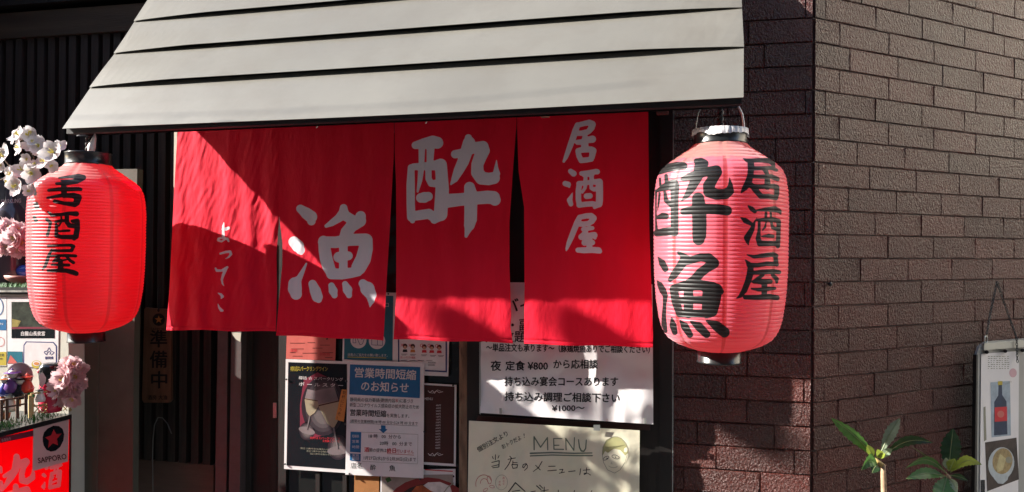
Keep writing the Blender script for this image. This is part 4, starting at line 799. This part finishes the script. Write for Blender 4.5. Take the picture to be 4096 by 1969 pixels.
# things on the cabinet shelf
TURF = mat('plastic_grass', (.03, .12, .02), .6, .3, .5, 60)
t = MB(); rnd = random.Random(3)
for k in range(520):
    x = rnd.uniform(-.0, 1); px_ = -200+x*440; c = Fy(CY-.0+rnd.uniform(-.012, .03)).P(px_, 1149); a = rnd.uniform(0, 6.28); h_ = rnd.uniform(.008, .02)
    t.add([c+np.array([.002, 0, 0]), c-np.array([.002, 0, 0]), c+np.array([.008*math.cos(a), .008*math.sin(a), h_])], [(0, 1, 2)])
o = t.build('artificial_grass', TURF); tag(o, 'strip of green plastic grass along the cabinet shelf', 'artificial grass', kind='stuff')
t = thing('bird_ornament', Fy(-.2).P(98, 1140), 'glossy blue bird ornament on a rosy dish beside the left lantern', 'ornament')
q = Fy(-.2).P(104, 1085); MB().ball(q, .032, 16, (1.15, .9, .75)).build('body', mat('glossy_blue_glaze', (.03, .08, .42), .2, .6), t, True)
q2 = Fy(-.2).P(84, 1096); MB().ball(q2, .014, 12, (1.3, .8, .7)).build('head', mat('glossy_blue_glaze', (.03, .08, .42)), t, True); MB().tube([q2, q2+np.array([-.022, -.004, -.002])], [.006, .001]).build('beak', INKO, t)
q = Fy(-.2).P(98, 1138); MB().lathe(q, [(0, .0), (.035, .0), (.062, .022), (.066, .034), (.058, .03), (.03, .008), (0, .006)], 28).build('dish', mat('rosy_dish', (.42, .18, .15), .4), t, True)
t = thing('wrapped_bottle', Fy(-.2).P(45, 1140), 'clear bottle with purple printed label standing in the cabinet', 'bottle')
q = Fy(-.19).P(38, 1148); zt_ = Fy(-.19).P(38, 745)[2]-q[2]
MB().lathe(q, [(0, 0), (.062, 0), (.066, .01), (.066, zt_*.62), (.05, zt_*.76), (.02, zt_*.85), (.018, zt_)], 32).build('glass_body', mat('smoky_bottle_glass', (.07, .06, .07), .12, .7), t, True)
MB().lathe(q, [(.0668, zt_*.36), (.0672, zt_*.38), (.0672, zt_*.58), (.0668, zt_*.6)], 32).build('label_band', mat('purple_label', (.09, .06, .15), .4, .5, .5, 40), t, True)
pr = Print(Plane(q+np.array([0, -.069, 0]), (.35, -1, 0)), t, 0); pr.text('SPARKLING', 4, 815, 24, INKW, wd=80, ang=-.05); pr.done()

# ---------------------------------------------------------------- red standing sign box
BX = Plane((-2.48, 0, 0), (1, 0, 0))
sb = thing('stand_sign', (-2.6, -.6, 0), 'red and white standing sign box with black top edge at the lower left', 'sign')
RED = mat('red_acrylic_face', (.85, .006, .02), .25, .5, .03, trans=.6); WHT = mat('white_acrylic_face', (.62, .59, .57), .3, .5, .04, trans=.4)
zt_ = BX.P(288, 1655)[2]; zf = BX.P(276, 1676)[2]; y1 = -.28; y0 = -1.25
def ybx(px_, py_=1750): return BX.P(px_, py_)[1]
ys = ybx(136)
MB().add([(-2.48, y0, .35), (-2.48, ys, .35), (-2.48, ys, zf), (-2.48, y0, zf)], [(0, 1, 2, 3)]).build('face', RED, sb)
MB().add([(-2.48, ys, .35), (-2.48, ybx(277), .35), (-2.48, ybx(277), zf), (-2.48, ys, zf)], [(0, 1, 2, 3)]).build('face', RED, sb)
slab('emblem_panel', BX, [(135, 1705), (276, 1672), (272, 1846), (131, 1885)], .002, WHT, sb, off=.0025)
MB().add([(-2.76, y0, .35), (-2.76, ybx(277), .35), (-2.76, ybx(277), zf), (-2.76, y0, zf)], [(3, 2, 1, 0)]).build('rear_face', RED, sb)
MB().box((-2.765, y0, zf), (-2.474, y1, zt_)).build('top_cap', BLKM, sb); MB().box((-2.765, ybx(277), .0), (-2.474, y1, zf)).build('end_cap', BLKM, sb); MB().box((-2.765, y0-.02, .0), (-2.474, y0, zt_)).build('end_cap', BLKM, sb)
MB().box((-2.765, y0, .2), (-2.474, y1, .35)).build('base', BLKM, sb)
p = Print(BX, sb, .0029); el = [(0, 1569)]
def e(x, y): return (x/3.095, 1569+y/3.095)
cx, cy = 662, 575
pts = [(528, 560), (545, 500), (590, 450), (660, 415), (730, 420), (775, 455), (795, 520), (785, 600), (745, 680), (690, 725), (630, 738), (575, 715), (540, 660), (530, 610)]
p.poly([e(*q) for q in pts], INKBK, 'emblem', 0); star = [(665, 460), (697, 520), (765, 512), (705, 578), (718, 658), (655, 632), (595, 692), (607, 600), (560, 560), (632, 535)]; p.poly([e(*q) for q in star], INKR, 'emblem', 1)
p.text('SAPPORO', *e(472, 882), 31, INKBR, wd=116, ang=-.155, bold=.018); p.done()
stroke_print('lettering', BX, K, (0, 1800, 275, 2010), LETTERPINK, sb, .004, 1.5)
p = Print(BX, sb, .001); p.poly([e(0, 560), e(430, 470), e(430, 540), e(0, 630)], INKM); p.text('春夏秋冬', *e(20, 615), 14, LETTERPINK, wd=40, ang=-.2); p.done()
# on top of the sign box
t = MB()
for k in range(700):
    yy = rnd.uniform(-1.0, y1-.01); c = np.array([-2.485-rnd.uniform(0, .12), yy, zt_-.001]); a = rnd.uniform(0, 6.28); h_ = rnd.uniform(.008, .02)
    t.add([c+np.array([0, .002, 0]), c-np.array([0, .002, 0]), c+np.array([.008*math.cos(a), .008*math.sin(a), h_])], [(0, 1, 2)])
o = t.build('artificial_grass', TURF); tag(o, 'green plastic grass on top of the red sign box', 'artificial grass', kind='stuff')
BAM = mat('pale_bamboo', (.45, .34, .15), .5, .4, .2, 30)
FX = Plane((-2.492, 0, 0), (1, 0, 0))
def f7(x, y): return (x/3.095, 1400+y/3.095)
t = thing('miniature_fence', FX.P(*f7(600, 770)), 'tiny lattice fence of pale bamboo on the red sign box', 'fence')
for a, b, r_ in (((375, 560), (375, 840), .006), ((865, 650), (868, 760), .004), ((410, 590), (405, 800), .003)): MB().tube([FX.P(*f7(*a)), FX.P(*f7(*b))], r_, 8).build('post', BAM, t)
for a, b in (((380, 545), (730, 495)), ((400, 700), (870, 640))): MB().tube([FX.P(*f7(*a)), FX.P(*f7(*b))], .0028, 6).build('rail', BAM, t)
for q in range(7):
    x = 410+q*62; yb = 790-q*6; MB().tube([FX.P(*f7(x, yb), .002), FX.P(*f7(x+115, yb-120), .002)], .0017, 5).build('lattice_bar', BAM, t); MB().tube([FX.P(*f7(x+110, yb-8), .004), FX.P(*f7(x+10, yb-115), .004)], .0017, 5).build('lattice_bar', BAM, t)
BRN = mat('dark_brown_twig', (.07, .035, .02), .6, .4, .3)
t = thing('miniature_fence', FX.P(*f7(200, 840)), 'tiny dark brown post fence beside the bamboo lattice', 'fence')
for x, y0_, y1_ in ((20, 620, 880), (85, 600, 870), (215, 590, 850), (320, 545, 800)): MB().tube([FX.P(*f7(x, y0_)), FX.P(*f7(x, y1_))], .005, 8).build('post', BRN, t)
for y in (610, 700): MB().tube([FX.P(*f7(0, y+20)), FX.P(*f7(330, y-35))], .003, 6).build('rail', BRN, t)
# round paper fan
FAN = Plane((-2.60, -.42, 0), (.45, -1, 0))
t = thing('round_fan', FAN.P(*f7(250, 500)), 'round grey printed paper fan standing behind small ornaments', 'fan')
slab('leaf_sheet', FAN, [f7(245+165*math.cos(a)*.98, 320+165*math.sin(a)) for a in [2*math.pi*k/28 for k in range(28)]], .003, mat('grey_pink_fan_paper', (.3, .25, .25), .5, .4, .15, 20), t)
oval(pp := Print(FAN, t, .0004), *f7(245, 320), 52, 52, 3, INKW); oval(pp, *f7(190, 280), 12, 6, 1.5, INKGR); oval(pp, *f7(290, 285), 12, 6, 1.5, INKGR); oval(pp, *f7(240, 380), 14, 5, 1.5, INKGR, 0, 0, 3.14); pp.done()
MB().tube([FAN.P(*f7(245, 480)), FAN.P(*f7(245, 700))], .004, 8).build('handle', BAM, t)
# lacquered jar ornament
KX = Plane((-2.55, -.36, 0), (.45, -1, 0))
q = KX.P(*f7(625, 760)); ht = KX.P(*f7(625, 165))[2]-q[2]; wr = np.linalg.norm(KX.P(*f7(775, 400))-KX.P(*f7(485, 400)))/2
t = thing('lacquer_jar', q, 'black and red lacquered jar with rounded black lid beside pink blossoms', 'jar')
MB().lathe(q, [(0, 0), (wr*.95, 0), (wr*1.02, ht*.1), (wr*.98, ht*.5), (wr*.9, ht*.6)], 32).build('base', mat('red_lacquer', (.5, .02, .06), .25, .6), t, True)
MB().lathe(q, [(wr*.9, ht*.6), (wr*1.0, ht*.72), (wr*1.05, ht*.88), (wr*.95, ht*.96), (wr*.7, ht), (0, ht)], 32).build('lid', mat('black_lacquer', (.008, .008, .009), .12, .7), t, True)
MB().ball(q+np.array([-.5*wr, -.8*wr, ht*.85]), wr*.22, 12).build('knob', mat('pink_enamel', (.6, .12, .16), .25), t, True)
slab('white_patch', KX, [f7(485, 300), f7(530, 285), f7(575, 330), f7(560, 400), f7(520, 470), f7(487, 440)], .004, INKW, t, off=wr*1.0)
# small figurine-like ornaments kept plain
def bottle_gourd(px_, py_, h, cols, label, cat, pl=FAN):
    h *= .78
    q = pl.P(px_, py_, .02); t = thing('small_ornament', q, label, cat)
    MB().lathe(q, [(0, 0), (h*.30, 0), (h*.34, h*.2), (h*.22, h*.5), (h*.16, h*.6)], 16).build('body', cols[0], t, True)
    MB().ball(q+np.array([0, 0, h*.76]), h*.2, 12).build('head', cols[1], t, True)
    MB().lathe(q+np.array([0, 0, h*.82]), [(h*.34, 0), (h*.12, h*.06), (0, h*.22)], 16).build('hat', cols[2], t, True); return t
W_ = mat('white_glaze', (.62, .6, .58), .3, .5); BL_ = mat('blue_glaze', (.05, .06, .3), .3); PU = mat('purple_glaze', (.12, .04, .2), .35); RD = mat('scarlet_glaze', (.5, .05, .03), .35); GN = mat('green_glaze', (.02, .25, .08), .3); BK = mat('black_glaze', (.01, .01, .012), .25); OR_ = mat('orange_glaze', (.45, .13, .04), .4)
bottle_gourd(*f7(60, 560), .085, (BL_, W_, OR_), 'tiny blue and white glazed ornament in front of the fan', 'ornament')
bottle_gourd(*f7(150, 520), .10, (PU, W_, PU), 'tiny purple glazed ornament with pointed hat in front of the fan', 'ornament')
bottle_gourd(*f7(255, 600), .10, (BK, W_, BK), 'tiny black glazed ornament with pointed hat in front of the fan', 'ornament')
bottle_gourd(*f7(335, 520), .08, (RD, RD, RD), 'tiny scarlet glazed ornament at the edge of the fan', 'ornament')
bottle_gourd(*f7(120, 760), .09, (W_, W_, W_), 'tiny all-white glazed ornament behind the brown fence', 'ornament')
bottle_gourd(*f7(375, 600), .055, (GN, GN, W_), 'tiny green glazed ornament beside the bamboo lattice', 'ornament')
bottle_gourd(*f7(20, 850), .10, (OR_, OR_, W_), 'tiny orange glazed ornament behind the brown fence', 'ornament')
bottle_gourd(*f7(500, 640), .06, (W_, W_, BK), 'tiny white ornament with black hat behind the bamboo lattice', 'ornament')

# ---------------------------------------------------------------- artificial blossoms
def petal_mat(name, c): return mat(name, c, .55, .3, .1, 60, .3, 90, .002, trans=.35)
WPET = petal_mat('white_silk_petal', (.75, .7, .7)); PPET = petal_mat('pink_silk_petal', (.76, .56, .58)); YEL = mat('yellow_stamen', (.6, .5, .08), .5); GST = mat('brown_twig', (.1, .06, .03), .7)
def petal(mb_, c, ax, ux, vx, r, cup, rnd):
    vs = []; ns, nt_ = 4, 5
    for i in range(nt_+1):
        t = i/nt_; w_ = r*.48*math.sin(math.pi*min(1, .12+t*.80))**.8*(1 if t < .98 else .75)
        for k in range(ns+1):
            s = (k/ns-.5)*2; z = cup*r*t*t + .12*r*s*s*t + rnd.uniform(-.02, .02)*r
            notch = -.1*r*(1-abs(s)) if i == nt_ else 0
            vs.append(c + ux*(r*t+notch) + vx*(w_*s) + ax*z)
    mb_.add(vs, [(i*(ns+1)+k, i*(ns+1)+k+1, (i+1)*(ns+1)+k+1, (i+1)*(ns+1)+k) for i in range(nt_) for k in range(ns)])
def blossom(parent, c, ax, r, mt, layers, seed):
    rnd = random.Random(seed); ax = np.array(ax, float); ax /= np.linalg.norm(ax); a0 = np.cross(ax, _up+.01); a0 /= np.linalg.norm(a0); b0 = np.cross(ax, a0); mb_ = MB()
    for l in range(layers):
        for k in range(5):
            a = 2*math.pi*(k+.5*l)/5+rnd.uniform(-.15, .15)+seed; ux = a0*math.cos(a)+b0*math.sin(a); vx = np.cross(ax, ux)
            petal(mb_, c+ax*l*r*.06, ax, ux, vx, r*(1-.16*l)*rnd.uniform(.9, 1.1), .25+.35*l+rnd.uniform(-.1, .15), rnd)
    bl = mb_.build('blossom', mt, parent, True); st = MB()
    for k in range(9):
        a = rnd.uniform(0, 6.28); d_ = ax*.5+(a0*math.cos(a)+b0*math.sin(a))*.25; st.tube([c, c+d_*r*.8], [.0006, .0011], 4)
    st.ball(c+ax*.002, r*.1, 8); st.build('stamens', YEL, bl)
def cluster(name, label, mt, spots, twigs, Y, layers):
    t = thing(name, Fy(Y).P(spots[0][0], spots[0][1]), label, 'flowers')
    for k, (x, y, r, dx, dz, dy) in enumerate(spots): blossom(t, Fy(Y+dy).P(x, y), (dx, -1, dz), r, mt, layers, k*3+1)
    for tw in twigs: MB().tube([Fy(Y+.02).P(x, y) for x, y in tw], .0018, 6).build('twig', GST, t)
    return t
def g4(x, y): return (x/3.095, 480+y/3.095)
sp = [(*g4(230, 190), .034, -.3, .6, 0), (*g4(350, 190), .028, .5, .3, .01), (*g4(170, 240), .022, -.8, 0, .01), (*g4(240, 340), .032, -.7, .2, -.01), (*g4(390, 310), .036, .2, .6, .02), (*g4(480, 330), .034, .5, .2, .01), (*g4(340, 480), .024, 0, -.4, 0),
      (*g4(40, 450), .04, -.2, .4, 0), (*g4(20, 560), .026, -.2, -.5, 0), (*g4(660, 400), .042, .1, .2, -.02), (*g4(560, 510), .038, -.3, .3, -.01), (*g4(650, 560), .026, .3, -.5, 0), (*g4(440, 550), .022, 0, .6, 0), (*g4(270, 620), .036, 0, .4, .01),
      (*g4(400, 670), .036, .4, 0, 0), (*g4(150, 680), .036, -.5, .2, .01), (*g4(200, 810), .036, 0, -.2, -.01), (*g4(370, 880), .024, .3, 0, 0), (*g4(100, 760), .024, -.6, 0, 0), (*g4(740, 330), .024, .6, .4, 0)]
rq = random.Random(9)
sp = [(x, y, r*.88, a, b, c) for x, y, r, a, b, c in sp] + [(sp[k][0]+rq.uniform(-16, 16), sp[k][1]+rq.uniform(-16, 16), rq.uniform(.018, .026), rq.uniform(-.8, .8), rq.uniform(-.4, .8), rq.uniform(0, .03)) for k in (0, 1, 3, 5, 7, 9, 10, 13, 14, 16, 15, 4)]
cluster('cherry_branch', 'branch of white silk cherry blossoms above the left lantern\'s shoulder', WPET, sp, [[g4(-60, 760), g4(150, 700), g4(330, 560), g4(420, 470), g4(330, 330), g4(250, 230)], [g4(330, 560), g4(550, 560), g4(660, 450)], [g4(360, 650), g4(420, 830), g4(430, 900)], [g4(-60, 500), g4(60, 500), g4(160, 620)]], -.64, 1)
def g5(x, y): return (x/3.095, 860+y/3.095)
sp = [(*g5(40, 150), .034, -.3, .4, 0), (*g5(140, 170), .034, 0, .6, 0), (*g5(240, 200), .034, .4, .4, 0), (*g5(310, 240), .03, .8, .2, .01), (*g5(60, 260), .036, -.4, 0, -.01), (*g5(190, 290), .036, 0, 0, -.02), (*g5(290, 340), .034, .5, -.2, 0), (*g5(120, 390), .036, -.1, -.4, 0), (*g5(230, 430), .03, .2, -.6, 0), (*g5(20, 400), .034, -.4, -.4, 0), (*g5(300, 420), .024, .6, -.5, .01)]
cluster('blossom_cluster', 'pale pink double blossoms at the left edge above the cabinet shelf', PPET, sp, [[g5(-60, 300), g5(80, 290), g5(200, 300)]], -.42, 3)
sp = [(*f7(840, 180), .03, 0, .8, 0), (*f7(930, 190), .03, .3, .7, 0), (*f7(1000, 240), .028, .8, .3, .01), (*f7(860, 270), .034, -.2, .3, -.01), (*f7(800, 350), .04, -.1, .1, -.03), (*f7(950, 330), .036, .4, .1, 0), (*f7(1000, 410), .028, .8, -.2, .01), (*f7(670, 400), .03, -.5, .2, 0), (*f7(720, 480), .036, -.2, -.1, -.02), (*f7(860, 450), .036, 0, -.3, -.01), (*f7(780, 570), .036, 0, -.5, 0), (*f7(900, 590), .034, .4, -.6, 0), (*f7(940, 480), .028, .5, -.2, 0)]
cluster('blossom_cluster', 'pale pink double blossoms above the right end of the red sign box', PPET, sp, [[f7(700, 770), f7(760, 600), f7(850, 400), f7(900, 260)]], -.34, 3)

# ---------------------------------------------------------------- loquat seedlings at the right corner
def leaf_mat(name, c): return mat(name, c, .42, .5, .25, 40, .5, 55, .003, trans=.35)
LF = {'g': leaf_mat('glossy_green_leaf', (.07, .17, .035)), 'd': leaf_mat('dark_green_leaf', (.022, .055, .016)), 'p': leaf_mat('pale_leaf_underside', (.24, .3, .2)), 'y': leaf_mat('yellow_green_leaf', (.22, .28, .04)), 'b': leaf_mat('dry_brown_leaf', (.16, .12, .05))}
RIB = mat('pale_leaf_rib', (.2, .24, .1), .5)
def leaf(parent, b, t, wd, arch, Y, dY, m, fold=.25, tw=0.):
    """b, t: base and tip; wd: full width; arch: bend; the leaf comes dY towards the street at its tip"""
    B, T_ = Fy(Y).P(*b), Fy(Y-dY).P(*t); sc = np.linalg.norm(T_-B)/max(1, math.hypot(t[0]-b[0], t[1]-b[1])); ax = (T_-B)/np.linalg.norm(T_-B)
    vd = CAM-B; vd = vd/np.linalg.norm(vd); sd = np.cross(ax, vd); sd /= np.linalg.norm(sd); nv = np.cross(sd, ax); sd = sd*math.cos(tw)+nv*math.sin(tw); nv = np.cross(sd, ax)
    n_, ns = 18, 6; vs = []; ctr = []
    for i in range(n_+1):
        u = i/n_; c = B+(T_-B)*u + (_up*arch*sc - nv*0)*math.sin(math.pi*u); w_ = 1.0*wd*sc/2*max(.03, math.sin(math.pi*u**1.08)**.9); ctr.append(c)
        for k in range(ns+1):
            s = (k/ns-.5)*2; sr = (1+.10*((i % 2)*2-1)) if abs(s) > .99 else 1
            vs.append(c + sd*w_*s*sr + nv*(fold*w_*abs(s) + .05*w_*math.sin(i*1.9)*abs(s)))
    o = obj('leaf', vs, [(i*(ns+1)+k, i*(ns+1)+k+1, (i+1)*(ns+1)+k+1, (i+1)*(ns+1)+k) for i in range(n_) for k in range(ns)], LF[m], parent, True)
    MB().tube([c+nv*.0005 for c in ctr], [.0014*(1-.7*i/n_) for i in range(n_+1)], 5).build('midrib', RIB, o)
def h7(x, y): return (3072+x/2.5156, 1477+y/2.5156)
SY = -.15; STEM = mat('pale_brown_stem', (.36, .24, .15), .7, .3, .25, 60, .4, 80, .002); BUD = mat('yellowish_bud', (.35, .24, .08), .6)
pl1 = thing('loquat_seedling', Fy(SY).P(3530, 2100), 'loquat seedling on a pale bare stem left of its shorter neighbour', 'plant')
MB().tube([Fy(SY).P(*h7(x, y)) for x, y in ((1195, 1700), (1172, 1400), (1165, 1200), (1160, 1050), (1158, 960))], [.0085, .0085, .008, .0075, .0065], 10).build('stem', STEM, pl1, True)
MB().tube([Fy(SY).P(*h7(x, y)) for x, y in ((1155, 970), (1105, 930), (1075, 890))], [.0068, .006, .003], 8).build('shoot', BUD, pl1, True)
leaf(pl1, h7(1075, 885), h7(635, 490), 46, 12, SY, .05, 'g', .5, .35); leaf(pl1, h7(1130, 850), h7(1328, 492), 44, 10, SY, -.02, 'p', .3, -.2); leaf(pl1, h7(1150, 880), h7(1665, 742), 40, 34, SY, .06, 'd', .35, .3)
leaf(pl1, h7(1110, 975), h7(938, 1015), 34, 22, SY, .05, 'g', .3, .3); leaf(pl1, h7(1120, 985), h7(1045, 1045), 30, 10, SY, .03, 'd'); leaf(pl1, h7(1140, 900), h7(1250, 800), 20, 4, SY, .04, 'p'); leaf(pl1, h7(1090, 890), h7(1180, 850), 18, 4, SY, .05, 'y'); leaf(pl1, h7(1060, 880), h7(1000, 760), 16, 0, SY, .05, 'y')
pl2 = thing('loquat_seedling', Fy(SY-.03).P(3790, 2100), 'loquat seedling with drooping leaves overlapping the hanging menu frame', 'plant'); S2 = SY-.03
MB().tube([Fy(S2).P(*h7(x, y)) for x, y in ((1900, 1700), (1890, 1400), (1850, 1200), (1815, 1090), (1805, 1060))], [.008, .008, .007, .006, .004], 10).build('stem', STEM, pl2, True)
leaf(pl2, h7(1815, 1030), h7(1862, 598), 72, 0, S2, -.04, 'd', .2, 0); leaf(pl2, h7(1800, 1055), h7(1450, 783), 10, 6, S2, .04, 'b', .2); leaf(pl2, h7(1795, 1045), h7(1378, 1000), 30, 38, S2, .06, 'g', .3, .5); leaf(pl2, h7(1795, 1085), h7(1388, 1104), 34, 14, S2, .08, 'g', .3, -.2)
leaf(pl2, h7(1800, 1080), h7(1720, 1400), 68, 0, S2, .07, 'g', .3, .2); leaf(pl2, h7(1835, 1040), h7(2152, 960), 40, 30, S2, .05, 'y', .3, .2); leaf(pl2, h7(1830, 1070), h7(2010, 1120), 24, 6, S2, .03, 'd'); leaf(pl2, h7(1830, 1095), h7(1905, 1250), 26, 6, S2, .04, 'p'); leaf(pl2, h7(1808, 1010), h7(1790, 890), 24, 0, S2, .02, 'p'); leaf(pl2, h7(1825, 1020), h7(1880, 900), 30, 0, S2, .03, 'y')

# ---------------------------------------------------------------- hanging menu frame on the right wall
HW = Plane(COR+WALLN*.05, WALLN)
hf_ = thing('hanging_menu_board', HW.P(4000, 1400), 'clear acrylic menu board with bolts hanging on the right brick wall', 'menu board')
slab('board', HW, [(3918, 1386), (3948, 1366), (4400, 1330), (4400, 2150), (3897, 2150), (3906, 1420)], .008, ACRYL, hf_)
slab('edge', HW, [(3906, 1420), (3912, 1418), (3906, 2150), (3896, 2150)], .012, mat('black_gasket', (.01, .01, .01), .4), hf_, off=.003)
slab('clamp_bar', HW, [(3938, 1375), (4400, 1338), (4400, 1366), (3936, 1401)], .01, CHROME, hf_, off=.008)
slab('sheet', HW, [(3925, 1416), (4068, 1405), (4076, 1420), (4072, 2150), (3918, 2150)], .001, PAPER, hf_, off=.003)
for x, y in ((3947, 1409), (4021, 1405), (4090, 1402)): MB().tube([HW.P(x, y, .0), HW.P(x, y, .022)], .006, 10).build('bolt', TACK, hf_)
p = Print(HW, hf_, .0034); rnd = random.Random(5)
for q in range(7):
    for k in range(8): x = 3952+k*11; y = 1425+q*8; p.rect(x, y, x+rnd.uniform(3, 9), y+3, INKGR, name='lettering')
p.disc(4052, 1492, 15, mat('pale_pink_seal', (.5, .3, .33), .5), ry=18)
p.text('お品書き', 4020, 1541, 9, INKGR, wd=30, ang=-.4)
p.poly([(3940, 1770), (4066, 1751), (4076, 1918), (3948, 1966)], mat('printed_dark_table', (.05, .035, .03), .5, .3, .5, 20, 0))
p.disc(4005, 1855, 52, mat('printed_white_bowl', (.4, .44, .46), .4, .3, .15, 40, 0), ry=66, lift=1, ang=.15); p.poly([(3962, 1880), (4048, 1850), (4030, 1920), (4012, 1936), (3992, 1934), (3976, 1915)], mat('printed_white_bowl', (.4, .44, .46)), lift=1.2)
p.disc(4010, 1845, 40, mat('printed_broth', (.3, .22, .1), .4, .3, .3, 60, 0), ry=52, lift=2, ang=.15); p.poly([(3985, 1870), (4000, 1815), (4024, 1835), (4012, 1880), (3990, 1890)], mat('printed_tofu', (.45, .38, .2), .5, .3, .2, 60, 0), lift=3); p.disc(4035, 1840, 13, INKGR, lift=3.5)
p.poly([(3962, 1530), (4040, 1524), (4044, 1742), (3966, 1750)], mat('printed_pale_blue', (.3, .36, .42), .5, .3, .2, 30, 0)); NB = mat('printed_navy_bottle', (.015, .03, .07), .4, .3, .3, 40, 0)
p.poly([(3994, 1536), (4008, 1535), (4009, 1580), (4026, 1606), (4030, 1738), (3976, 1742), (3977, 1608), (3993, 1582)], NB, lift=1); p.poly([(3979, 1630), (4028, 1627), (4029, 1684), (3979, 1688)], INKR, lift=2); p.poly([(3992, 1526), (4010, 1525), (4010, 1540), (3992, 1541)], INKY, lift=2); p.disc(4003, 1657, 14, INKP, lift=3)
p.poly([(3934, 1630), (3942, 1626), (3946, 1760), (3936, 1766)], INKGR); p.rect(3922, 1920, 3940, 1975, INKBK); p.done()
MB().tube([HW.P(3944+6*math.cos(a), 1358+14*math.sin(a), .006) for a in [2*math.pi*k/12 for k in range(13)]], .002, 6).build('ring', CHROME, hf_)
nail = HW.P(3988, 1128, -.03)
CH = mat('dull_chain', (.05, .05, .045), .5, .5, .6, 300, .5, 300, .003)
def chain(name, pts, par):
    b = MB()
    for (a, c) in zip(pts, pts[1:]):
        n_ = max(2, int(np.linalg.norm(c-a)/.009))
        for k in range(n_):
            q = a+(c-a)*((k+.5)/n_); d_ = (c-a)/np.linalg.norm(c-a); s_ = np.cross(d_, WALLN) if k % 2 else WALLN*1.0
            b.tube([q+d_*.0065*math.cos(u)+s_*.0035*math.sin(u) for u in [2*math.pi*w2/8 for w2 in range(9)]], .0013, 4, False)
    return b.build(name, CH, par)
chain('chain', [nail, HW.P(3962, 1250, -.02), HW.P(3944, 1352, .0)], hf_); chain('chain', [nail, HW.P(4030, 1250, -.02), HW.P(4066, 1350, .01)], hf_); chain('chain', [HW.P(4066, 1350, .014), HW.P(4070, 1450, .016)], hf_)
o = MB().ball(Plane(COR+WALLN*.012, WALLN).P(3321, 1137), .007, 10).build('wall_bolt', TACK); tag(o, 'small dark bolt in the mortar line of the right brick wall', 'bolt')
wr = MB().tube([Fy(-.03).P(x, y) for x, y in ((2986, -60), (2991, 40), (2990, 110), (2978, 160), (2970, 190))], .0016, 6).build('loose_wire', mat('grey_cable', (.12, .12, .11))); tag(wr, 'thin loose wire curving down past the right end of the roof', 'wire')
